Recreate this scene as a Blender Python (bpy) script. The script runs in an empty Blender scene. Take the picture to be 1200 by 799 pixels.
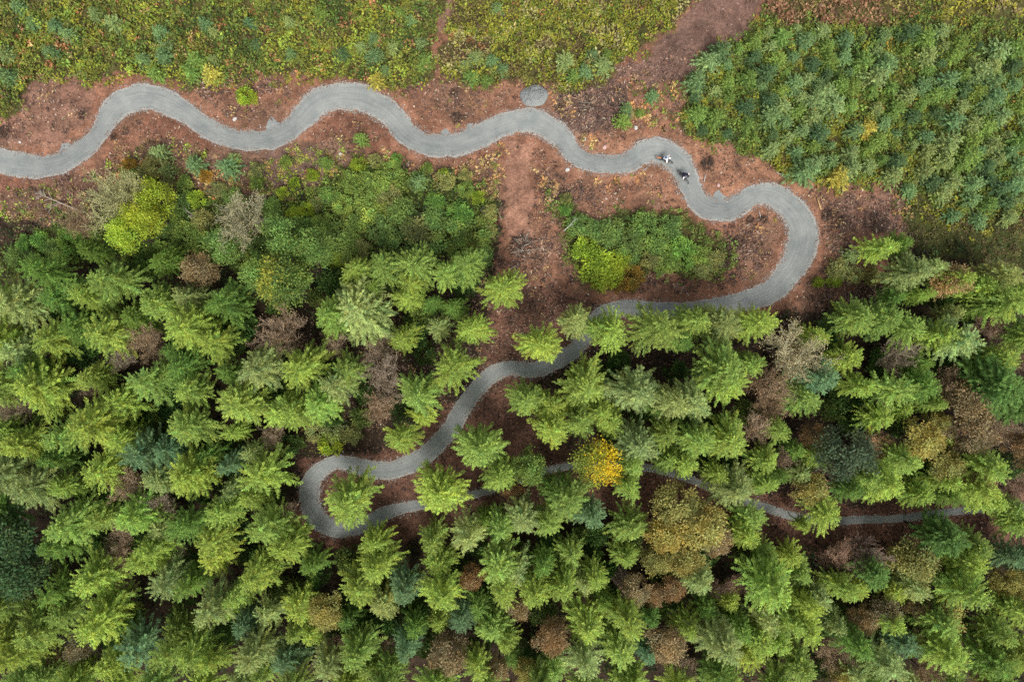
import bpy, bmesh, math, random
import numpy as np
from mathutils import Vector, Matrix

random.seed(7)
RNG = np.random.default_rng(7)
S = bpy.context.scene
COL = S.collection
CAM_H, PXM = 70.0, 1200.0 / 105.0        # drone height, photo pixels per metre on the ground

def uv(u, v, z=0.0):                     # a spot seen at (u, v) of the photograph, standing z metres high
    k = (CAM_H - z) / CAM_H / PXM
    return ((u - 600.0) * k, (399.5 - v) * k)

# ------------------------------------------------------------------ noise
def _hash(ix, iy, s):
    n = (ix * 374761393 + iy * 668265263 + s * 144665) & 0x7fffffff
    n = ((n ^ (n >> 13)) * 1274126177) & 0x7fffffff
    return ((n ^ (n >> 16)) & 0xffff) / 65535.0
def vnoise(x, y, s=0):
    x = np.asarray(x, float); y = np.asarray(y, float)
    ix = np.floor(x).astype(np.int64); iy = np.floor(y).astype(np.int64)
    fx = x - ix; fy = y - iy
    fx = fx * fx * (3 - 2 * fx); fy = fy * fy * (3 - 2 * fy)
    a = _hash(ix, iy, s); b = _hash(ix + 1, iy, s); c = _hash(ix, iy + 1, s); d = _hash(ix + 1, iy + 1, s)
    return (a * (1 - fx) + b * fx) * (1 - fy) + (c * (1 - fx) + d * fx) * fy
def fbm(x, y, s=0, o=4):
    t = 0; a = 0.5
    for i in range(o):
        t = t + a * vnoise(x * 2 ** i, y * 2 ** i, s + i * 17); a *= 0.5
    return t / (1 - 0.5 ** o)

def in_poly(u, v, poly):
    r = np.zeros(np.shape(u), bool); n = len(poly); j = n - 1
    for i in range(n):
        (xi, yi), (xj, yj) = poly[i], poly[j]
        if yi != yj:
            r ^= ((yi > v) != (yj > v)) & (u < (xj - xi) * (v - yi) / (yj - yi) + xi)
        j = i
    return r
def P(s):
    a = [float(t) for t in s.replace(',', ' ').split()]
    return list(zip(a[::2], a[1::2]))

# ------------------------------------------------------------------ materials
def nt(name):
    m = bpy.data.materials.new(name); m.use_nodes = True
    t = m.node_tree; t.nodes.clear()
    return m, t, t.nodes, t.links
def node(ns, kind, **kw):
    n = ns.new(kind)
    for k, v in kw.items():
        setattr(n, k, v)
    return n
def mixc(ns, ln, mode, fac, a, b):
    n = ns.new('ShaderNodeMix'); n.data_type = 'RGBA'; n.blend_type = mode
    for sock, val in ((n.inputs['Factor'], fac), (n.inputs['A'], a), (n.inputs['B'], b)):
        if sock.name in ('A', 'B'):
            pass
        if hasattr(val, 'links'):
            ln.new(val, sock)
        else:
            sock.default_value = val
    return n
def _mix(ns, ln, mode, fac, a, b):
    n = ns.new('ShaderNodeMix'); n.data_type = 'RGBA'; n.blend_type = mode
    for i, val in ((0, fac), (6, a), (7, b)):
        if isinstance(val, bpy.types.NodeSocket):
            ln.new(val, n.inputs[i])
        else:
            n.inputs[i].default_value = val
    return n.outputs[2]
def ramp(ns, ln, src, lo, hi, a=0.0, b=1.0):
    n = ns.new('ShaderNodeMapRange'); ln.new(src, n.inputs[0])
    for i, v in enumerate((lo, hi, a, b)):
        n.inputs[i + 1].default_value = v
    return n.outputs[0]
def noise_tex(ns, ln, scale, detail=4, rough=0.6, vec=None):
    n = ns.new('ShaderNodeTexNoise'); n.inputs['Scale'].default_value = scale
    n.inputs['Detail'].default_value = detail; n.inputs['Roughness'].default_value = rough
    if vec is not None:
        ln.new(vec, n.inputs['Vector'])
    return n

def leaf_mat(name, use_object=True, trans=0.3, rough=0.6):
    """leaf colour = the plant's own colour x the leaf's own tint"""
    m, t, ns, ln = nt(name)
    att = node(ns, 'ShaderNodeAttribute', attribute_name='tint')
    col = att.outputs['Color']
    if use_object:
        oi = ns.new('ShaderNodeObjectInfo')
        col = _mix(ns, ln, 'MULTIPLY', 1.0, col, oi.outputs['Color'])
    p = ns.new('ShaderNodeBsdfPrincipled'); ln.new(col, p.inputs['Base Color'])
    p.inputs['Roughness'].default_value = rough
    p.inputs['Specular IOR Level'].default_value = 0.25
    tr = ns.new('ShaderNodeBsdfTranslucent')
    tc = _mix(ns, ln, 'MULTIPLY', 1.0, col, (1.15, 1.1, 0.55, 1))
    ln.new(tc, tr.inputs['Color'])
    mx = ns.new('ShaderNodeMixShader'); mx.inputs[0].default_value = trans
    ln.new(p.outputs[0], mx.inputs[1]); ln.new(tr.outputs[0], mx.inputs[2])
    o = ns.new('ShaderNodeOutputMaterial'); ln.new(mx.outputs[0], o.inputs['Surface'])
    return m
def plain_mat(name, rgb, rough=0.7, var=0.25, scale=6.0, metal=0.0, bump=0.0):
    m, t, ns, ln = nt(name)
    tc = ns.new('ShaderNodeTexCoord')
    nz = noise_tex(ns, ln, scale, 5, 0.65, tc.outputs['Object'])
    f = ramp(ns, ln, nz.outputs['Fac'], 0.25, 0.75)
    c = _mix(ns, ln, 'MIX', f, tuple(x * (1 - var) for x in rgb) + (1,), tuple(min(1, x * (1 + var)) for x in rgb) + (1,))
    p = ns.new('ShaderNodeBsdfPrincipled'); ln.new(c, p.inputs['Base Color'])
    p.inputs['Roughness'].default_value = rough; p.inputs['Metallic'].default_value = metal
    if bump:
        b = ns.new('ShaderNodeBump'); b.inputs['Strength'].default_value = bump; b.inputs['Distance'].default_value = 0.05
        ln.new(nz.outputs['Fac'], b.inputs['Height']); ln.new(b.outputs[0], p.inputs['Normal'])
    o = ns.new('ShaderNodeOutputMaterial'); ln.new(p.outputs[0], o.inputs['Surface'])
    return m

M_LEAF = leaf_mat('foliage')
M_TWIG = leaf_mat('bare_twigs', True, 0.0, 0.85)
M_STUFF = leaf_mat('ground_plants', False, 0.25)
M_DEBRIS = leaf_mat('woody_debris', False, 0.0, 0.85)
M_BARK = plain_mat('bark', (0.10, 0.07, 0.05), 0.9, 0.35, 5)
M_PALEWOOD = plain_mat('weathered_wood', (0.42, 0.36, 0.29), 0.85, 0.25, 9)
M_SPLIT = plain_mat('fresh_split_wood', (0.52, 0.36, 0.17), 0.8, 0.2, 9)
M_ROOT = plain_mat('dark_rotting_wood', (0.085, 0.055, 0.04), 0.95, 0.4, 6)
M_STONE = plain_mat('pale_stone', (.55, .53, .50), 0.8, 0.2, 6)
M_PINK = plain_mat('pink_stone', (0.60, 0.40, 0.37), 0.8, 0.15, 6)

# ------------------------------------------------------------------ mesh from arrays of quads
def quad_mesh(name, verts, tint=None, mat=None):
    """verts: (n,4,3) corner positions; tint: (n,3) colour of each leaf"""
    n = len(verts)
    me = bpy.data.meshes.new(name)
    me.vertices.add(n * 4); me.vertices.foreach_set('co', np.ascontiguousarray(verts, np.float32).ravel())
    me.loops.add(n * 4); me.loops.foreach_set('vertex_index', np.arange(n * 4, dtype=np.int32))
    me.polygons.add(n); me.polygons.foreach_set('loop_start', np.arange(0, n * 4, 4, dtype=np.int32))
    me.polygons.foreach_set('loop_total', np.full(n, 4, np.int32))
    if tint is not None:
        a = me.color_attributes.new('tint', 'FLOAT_COLOR', 'POINT')
        c = np.ones((n, 4, 4), np.float32); c[:, :, :3] = tint[:, None, :]
        a.data.foreach_set('color', c.ravel())
    me.update(calc_edges=True)
    if mat:
        me.materials.append(mat)
    return me
def leaves(pos, direc, length, width, up_jit=0.5, rng=RNG, up=None, fold=0.0):
    """rhombic leaves: pos (n,3) foot, direc (n,3) where they point, lying roughly flat with jitter"""
    n = len(pos)
    d = direc / (np.linalg.norm(direc, axis=1, keepdims=True) + 1e-9)
    u = np.tile([0, 0, 1.0], (n, 1)) if up is None else up
    u = u + rng.normal(0, up_jit, (n, 3))
    s = np.cross(d, u); s /= (np.linalg.norm(s, axis=1, keepdims=True) + 1e-9)
    L = np.asarray(length).reshape(-1, 1); W = np.asarray(width).reshape(-1, 1)
    mid = pos + d * L * 0.45
    return np.stack([pos, mid + s * W * 0.5, pos + d * L, mid - s * W * 0.5], 1)

def link(name, data, parent=None, loc=None):
    o = bpy.data.objects.new(name, data); COL.objects.link(o)
    if parent: o.parent = parent
    if loc is not None: o.location = loc
    return o
def tag(o, label=None, cat=None, group=None, kind=None):
    if label: o['label'] = label
    if cat: o['category'] = cat
    if group: o['group'] = group
    if kind: o['kind'] = kind
    return o

def tube_faces(V, F, pts, radii, sides=5):
    base = len(V); n = len(pts)
    for i, p in enumerate(pts):
        a = Vector(pts[max(0, i - 1)]); b = Vector(pts[min(n - 1, i + 1)])
        d = (b - a).normalized() if (b - a).length > 1e-7 else Vector((0, 0, 1))
        r = d.orthogonal().normalized(); q = d.cross(r)
        for k in range(sides):
            an = 2 * math.pi * k / sides
            V.append(tuple(Vector(p) + (r * math.cos(an) + q * math.sin(an)) * radii[i]))
    for i in range(n - 1):
        for k in range(sides):
            k2 = (k + 1) % sides
            F.append((base + i * sides + k, base + i * sides + k2, base + (i + 1) * sides + k2, base + (i + 1) * sides + k))
    F.append(tuple(base + k for k in range(sides))[::-1])
    F.append(tuple(base + (n - 1) * sides + k for k in range(sides)))
def tubes_mesh(name, tubes, mat, sides=5, smooth=True):
    V, F = [], []
    for pts, rad in tubes:
        tube_faces(V, F, pts, rad, sides)
    me = bpy.data.meshes.new(name); me.from_pydata(V, [], F); me.materials.append(mat)
    if smooth:
        me.polygons.foreach_set('use_smooth', [True] * len(me.polygons))
    return me

# ------------------------------------------------------------------ trees
def trunk_mesh(h, r, limbs, rng, lean=0.0):
    tubes = [([(0, 0, -0.3), (lean * .2, 0, h * .3), (lean * .6, 0, h * .65), (lean, 0, h * .96)], [r, r * .8, r * .5, r * .08])]
    for i in range(limbs):
        t = 0.3 + 0.6 * (i + rng.random()) / limbs; a = rng.random() * 6.283; L = r * 9 * (1.1 - t)
        tubes.append(([(0, 0, h * t), (math.cos(a) * L * .5, math.sin(a) * L * .5, h * t + L * .12), (math.cos(a) * L, math.sin(a) * L, h * t + L * .1)], [r * .25, r * .15, r * .05]))
    return tubes_mesh('trunk', tubes, M_BARK, 6)

def conifer_mesh(seed, h=12.0, R=2.6, whorls=13, nb=13, start=0.5, droop=0.36, fw0=.15, fw1=.085, step=0.1, sw=.085, power=0.8, topup=0.7, gaps=0.1, fine=1.0):
    """whorls of feathered branches: flat sprays stand off both sides of every branch"""
    rng = np.random.default_rng(seed)
    pos, dr, ln_, wd, tn = [], [], [], [], []
    lob = rng.random(5) * 6.283
    for i in range(whorls):
        t = (i + rng.random() * .75) / whorls
        L0 = R * (1 - t) ** power + .14 * R / 2.6
        off = rng.random() * 6.283
        nn = max(5, int(round(nb * (.8 + .35 * (1 - t)))))
        for k in range(nn):
            if rng.random() < gaps: continue
            z0 = h * (start + (1 - start) * t) + rng.normal(0, .12)
            az = off + 6.283 * (k + rng.normal(0, .2)) / nn
            L = L0 * (.70 + .38 * rng.random() ** .7) * (1 + .12 * math.sin(az * 2 + lob[0]) + .1 * math.sin(az * 3 + lob[1]))
            el = -.02 + topup * t ** 1.5 + rng.normal(0, .08)
            bt = np.clip(rng.normal(1.0, .19), .55, 1.6); hue = rng.normal(0, .07)
            d2 = np.array([math.cos(az), math.sin(az)]); pr = np.array([-d2[1], d2[0]])
            fw = fw0 + fw1 * L
            curve = rng.normal(0, .16)
            ph = rng.random() * 6.283; wv = rng.uniform(5, 9)
            n = max(3, int(L / step)); ss = (np.arange(n) + rng.random(n) * .5 + .5) / n
            for s in ss:
                c2 = d2 * L * s + pr * curve * L * s * s
                bz = z0 + L * (el * s - droop * s * s * (1 - .6 * t) + .14 * s ** 3)
                for side in (-1, 1):
                    tl = fw * (min(1, .45 + 1.8 * s) * (1.02 - s) ** .45 + .25) * (.5 + .8 * rng.random()) * (1 + .5 * math.sin(ph + wv * s + side * 1.3))
                    an = side * (.9 - .35 * s + rng.normal(0, .2))
                    td = np.array([math.cos(an) * d2[0] + math.sin(an) * pr[0], math.cos(an) * d2[1] + math.sin(an) * pr[1], -.14 + rng.normal(0, .2)])
                    foot = np.array([c2[0], c2[1], bz])
                    m = 3
                    f = np.array([0, .3 * tl, .12 * tl])
                    pos.append(foot + td[None] * f[:, None] + rng.normal(0, .025, (m, 3)) * R / 2.6)
                    dr.append(np.tile(td, (m, 1)) + np.concatenate([np.zeros((1, 3)), rng.normal(0, .5, (m - 1, 3))]))
                    ln_.append(np.array([1.1, .75, .6]) * tl); wd.append(np.array([sw, sw * .7, sw * .6]) * (.7 + .6 * rng.random()) * (.6 + .5 * min(1, tl / .4)))
                    v = bt * np.clip(rng.normal(1, .12, m) * rng.normal(1, .22), .45, 1.9)
                    tn.append(np.stack([v * (1 + hue + rng.normal(0, .05, m)), v, v * (1 - hue)], 1))
            tipz = z0 + L * (el - droop * (1 - .6 * t) + .14)
            for q in range(3):                                      # the branch's leading shoots
                a2 = az + curve * 2 + (q - 1) * .35
                pos.append(np.array([[*(d2 * L * .9 + pr * curve * L * .85), tipz + .03]])); dr.append(np.array([[math.cos(a2), math.sin(a2), -.08]]))
                ln_.append(np.array([(fw * .8 + .08) * (1.2 if q == 1 else .8)])); wd.append(np.array([sw * .7])); tn.append(np.array([[bt, bt, bt]]) * 1.08)
    m = 10
    a = rng.random(m) * 6.283; k = R / 2.6
    pos.append(np.stack([np.zeros(m), np.zeros(m), h * (1 - .04 * rng.random(m))], 1)); dr.append(np.stack([np.cos(a), np.sin(a), .3 + rng.random(m)], 1))
    ln_.append(np.full(m, .4 * k)); wd.append(np.full(m, sw * .6)); tn.append(np.ones((m, 3)))
    q = leaves(np.concatenate(pos), np.concatenate(dr), np.concatenate(ln_), np.concatenate(wd), .38, rng)
    return quad_mesh('crown', q, np.clip(np.concatenate(tn), .2, 2.2).astype(np.float32), M_LEAF)

def broadleaf_mesh(seed, h=9.0, R=2.6, nclump=85, per=75, leaf=0.2, clump=0.15, base=0.45, flat=1.0, tintf=None, var=.26):
    rng = np.random.default_rng(seed)
    cz = h * (base + (1 - base) * .45); rz = h * (1 - base) * .55 * flat
    pos, dr, tn, up = [], [], [], []
    for i in range(nclump):
        c = rng.normal(0, 1, 3); c /= np.linalg.norm(c)
        if c[2] < -.35: c[2] *= -1
        rad = (0.35 + .65 * rng.random() ** .45) * (0.82 + .3 * vnoise(c[0] * 2 + 5, c[1] * 2 + 5 + c[2], seed))
        ctr = np.array([c[0] * R * .88 * rad, c[1] * R * .88 * rad, cz + c[2] * rz * rad])
        m = int(per * (.6 + .8 * rng.random()))
        off = rng.normal(0, 1, (m, 3)) * R * clump * np.array([1, 1, .75])
        pos.append(ctr + off)
        dr.append(off + rng.normal(0, .25, (m, 3)) * R * clump * 2 + c * .1)
        b = np.clip(rng.normal(1, var), .5, 1.6) * np.clip(rng.normal(1, .17, m), .5, 1.7)
        hue = rng.normal(0, .08)
        tint = np.stack([b * (1 + hue + rng.normal(0, .06, m)), b, b * (1 - hue)], 1)
        if tintf is not None:
            tint = tint * tintf(ctr + off, ctr, rng)
        tn.append(tint)
        up.append(np.tile(c * .5 + np.array([0, 0, .8]), (m, 1)))
    pos = np.concatenate(pos); n = len(pos)
    q = leaves(pos, np.concatenate(dr), leaf * (.7 + .6 * rng.random(n)), leaf * .62 * (.7 + .6 * rng.random(n)), .45, rng, np.concatenate(up))
    return quad_mesh('crown', q, np.clip(np.concatenate(tn), .0, 3).astype(np.float32), M_LEAF)

def bare_mesh(seed, h=8.0, R=2.3, leafy=0.3, dens=1.0, thick=1.0):
    rng = np.random.default_rng(seed)
    tubes = []
    tips = []
    def grow(p, d, L, r, lev):
        pts = [p]; rad = [r]; dd = d.copy(); n = 3
        for i in range(n):
            dd = dd + rng.normal(0, .16, 3) + np.array([0, 0, .05]); dd /= np.linalg.norm(dd)
            pts.append(pts[-1] + dd * L / n); rad.append(r * (1 - .75 * (i + 1) / n))
        tubes.append((pts, rad))
        if lev == 0:
            tips.append((pts[-1], dd)); tips.append((pts[-2], dd)); return
        m = {3: 6, 2: 5, 1: 5}[lev] if dens >= 1 else {3: 5, 2: 4, 1: 3}[lev]
        for k in range(m):
            s = (k + .6 + rng.random() * .5) / (m + .3); j = min(n - 1, int(s * n)); f = s * n - j
            q = pts[j] * (1 - f) + pts[min(n, j + 1)] * f
            nd = dd + rng.normal(0, .62, 3); nd[2] = abs(nd[2]) * .6 + .12; nd /= np.linalg.norm(nd)
            grow(q, nd, L * (.62 if lev > 1 else .5) * (.75 + .4 * rng.random()), max(.012, r * .5), lev - 1)
    nl_ = 9
    for k in range(nl_):
        a = 6.283 * (k + rng.random() * .6) / nl_
        e = .35 + .9 * rng.random()
        d = np.array([math.cos(a), math.sin(a), e * 1.3]); d /= np.linalg.norm(d)
        grow(np.array([0, 0, h * (.30 + .22 * rng.random())]), d, R * .85, .055 * thick, 3)
    quads = []
    T = []
    for pts, rad in tubes:                                          # thin twigs: 3-sided
        tw = np.clip(rng.normal(1, .2), .5, 1.6)
        for i in range(len(pts) - 1):
            a, b = pts[i], pts[i + 1]; d = b - a; d = d / (np.linalg.norm(d) + 1e-9)
            o = np.cross(d, [0.3, 0.2, .93]); o /= np.linalg.norm(o) + 1e-9; p = np.cross(d, o)
            ra, rb = max(.011, rad[i]) * thick, max(.008, rad[i + 1]) * thick
            for k in range(3):
                a0, a1 = 2.0944 * k, 2.0944 * (k + 1)
                v0 = o * math.cos(a0) + p * math.sin(a0); v1 = o * math.cos(a1) + p * math.sin(a1)
                quads.append([a + v0 * ra, a + v1 * ra, b + v1 * rb, b + v0 * rb]); T.append([tw, tw, tw])
    quads = np.array(quads); T = np.array(T)
    # fit the crown's spread
    rr = np.percentile(np.hypot(quads[:, 0, 0], quads[:, 0, 1]), 97); quads[:, :, :2] *= R / rr
    zz = quads[:, :, 2].max(); sc = h / zz; quads[:, :, 2] *= sc
    if leafy > 0:                                                   # the last withered leaves
        tp = np.array([t[0] for t in tips]); td = np.array([t[1] for t in tips])
        tp[:, :2] *= R / rr; tp[:, 2] *= sc
        reps = max(1, int(round(leafy * 4)))
        keep = np.repeat(np.arange(len(tp)), reps)
        keep = keep[rng.random(len(keep)) < leafy * 4 / reps]
        q = leaves(tp[keep] + rng.normal(0, .12, (len(keep), 3)), td[keep] + rng.normal(0, .6, (len(keep), 3)), .11 * (.7 + .6 * rng.random(len(keep))), .06, .6, rng)
        b = np.clip(rng.normal(1.1, .25, len(keep)), .5, 1.8)
        quads = np.concatenate([quads, q]); T = np.concatenate([T, np.stack([b * 1.12, b, b * .8], 1)])
    return quad_mesh('crown', quads, np.clip(T, .2, 2.2).astype(np.float32), M_TWIG)

CON = [conifer_mesh(11, power=.66), conifer_mesh(12, nb=12, droop=.44, power=.56), conifer_mesh(13, fw1=.09, whorls=12, droop=.28, power=.7),
       conifer_mesh(14, nb=11, whorls=14, droop=.5, power=.58, gaps=.2), conifer_mesh(15, whorls=12, fw1=.085, droop=.36, topup=.9, power=.64), conifer_mesh(16, nb=13, whorls=12, fw1=.09, droop=.3, power=.52, gaps=.2),
       conifer_mesh(17, nb=12, whorls=13, fw1=.06, fw0=.12, droop=.42, power=.52, gaps=.14), conifer_mesh(18, nb=15, whorls=13, droop=.2, power=.6),
       conifer_mesh(19, nb=10, whorls=12, droop=.4, power=.52, gaps=.28), conifer_mesh(20, nb=14, whorls=12, droop=.33, power=.55, gaps=.1),
       conifer_mesh(21, nb=12, whorls=11, droop=.3, power=.62, gaps=.25, fw1=.09, topup=1.0), conifer_mesh(22, nb=12, whorls=15, droop=.55, power=.72, gaps=.16, start=.42)]
DENSE = [conifer_mesh(31, nb=13, whorls=18, fw1=.13, droop=.2, power=.52, gaps=.03), conifer_mesh(32, nb=13, whorls=17, fw1=.13, droop=.15, power=.48, gaps=.05)]
SAP = [conifer_mesh(41 + i, h=2.3, R=1.0, whorls=8, nb=9.5, start=.12, droop=.18, fw0=.07, fw1=.13, sw=.085, step=.09, power=.62, topup=.9, gaps=.08) for i in range(6)]
BRD = [broadleaf_mesh(51, nclump=60, clump=.11, leaf=.24), broadleaf_mesh(52, nclump=52, clump=.125, leaf=.24), broadleaf_mesh(53, nclump=80, per=60, clump=.095, leaf=.2), broadleaf_mesh(54, nclump=46, per=80, clump=.14, leaf=.25)]
SHR = [broadleaf_mesh(61 + i, h=2.4, R=1.3, nclump=44, per=40, leaf=.165, clump=.11, base=.02, var=.32) for i in range(4)]
BARE = [bare_mesh(71, leafy=.35, thick=1.2), bare_mesh(72, leafy=.2, thick=1.3), bare_mesh(73, leafy=.5, thick=1.15), bare_mesh(74, leafy=.1, thick=1.3)]
def gold_tint(p, ctr, rng):
    f = np.clip((ctr[0] * .8 + ctr[1] * .05) / 1.1 + .48 + rng.normal(0, .25), 0, 1)
    g = (rng.random(len(p)) < f)[:, None]
    return np.where(g, np.array([[.72, .55, .03]]), np.array([[.25, .30, .045]]))
GOLD = broadleaf_mesh(81, nclump=75, per=55, clump=.12, leaf=.22, tintf=gold_tint)
def oak_tint(p, ctr, rng):
    f = np.clip((-ctr[0] * .5 + ctr[1] * .1) / 1.5 + .35 + rng.normal(0, .2), 0, .9)
    g = (rng.random(len(p)) < f)[:, None]
    return np.where(g, np.array([[.34, .38, .06]]), np.array([[.14, .23, .055]]))
OAK = broadleaf_mesh(82, nclump=70, per=60, clump=.11, leaf=.22, tintf=oak_tint)
_r = np.random.default_rng(5)
T_CON = [trunk_mesh(12, .16, 8, _r) for _ in range(2)]
T_BRD = [trunk_mesh(9, .18, 7, _r, .2) for _ in range(2)]
T_SHR = trunk_mesh(2.0, .04, 5, _r)

# colour class: (words, linear leaf colour, mesh set, kind)
CLS = {
 'y': ('bright yellow-green', (.355, .48, .085), CON, 'conifer'),
 'l': ('light green', (.29, .415, .085), CON, 'conifer'),
 'g': ('mid green', (.17, .29, .05), CON, 'conifer'),
 'b': ('blue-green', (.16, .28, .125), CON, 'conifer'),
 'p': ('pale grey-green', (.345, .43, .14), CON, 'conifer'),
 'd': ('dense emerald-green', (.15, .275, .06), DENSE, 'conifer'),
 'G': ('leafy green', (.20, .31, .07), BRD, 'broadleaf'),
 'H': ('very dark green', (.06, .12, .045), BRD, 'broadleaf'),
 'B': ('dark blue-green', (.10, .135, .065), BRD, 'broadleaf'),
 'L': ('lime-yellow', (.40, .49, .05), BRD, 'broadleaf'),
 'o': ('olive', (.37, .34, .10), BRD, 'broadleaf'),
 'r': ('rusty orange-brown', (.34, .215, .10), BRD, 'broadleaf'),
 't': ('tan-brown', (.34, .255, .13), BRD, 'broadleaf'),
 'O': ('yellowing green', (1, 1, 1), [OAK], 'broadleaf'),
 'Y': ('golden-leaved', (1, 1, 1), [GOLD], 'broadleaf'),
 'n': ('brown bare-twigged', (.34, .265, .19), BARE, 'bare'),
 'm': ('pinkish-brown bare-twigged', (.36, .255, .205), BARE, 'bare'),
 'w': ('grey bare-twigged', (.40, .365, .225), BARE, 'bare'),
 'q': ('pale lichen-grey', (.45, .45, .22), BARE, 'bare'),
 'e': ('deep green', (.085, .165, .035), SHR, 'understorey'),
 'f': ('shaded olive-green', (.14, .20, .045), SHR, 'understorey'),
 # low shrubs
 '1': ('green', (.25, .36, .075), SHR, 'shrub'),
 '2': ('vivid green', (.20, .38, .07), SHR, 'shrub'),
 '3': ('dark green', (.19, .29, .07), SHR, 'shrub'),
 '4': ('lime-green', (.34, .45, .04), SHR, 'shrub'),
 '5': ('orange-yellow', (.36, .22, .035), SHR, 'shrub'),
 '6': ('olive', (.33, .34, .11), SHR, 'shrub'),
 # saplings
 '7': ('blue-green', (.21, .335, .13), SAP, 'sapling'),
 '8': ('grey-green', (.30, .39, .14), SAP, 'sapling'),
 '9': ('fresh green', (.23, .345, .075), SAP, 'sapling'),
 'a': ('yellow-tipped', (.52, .46, .09), SAP, 'sapling'),
 'c': ('dark green', (.11, .19, .075), SAP, 'sapling'),
}
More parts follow.
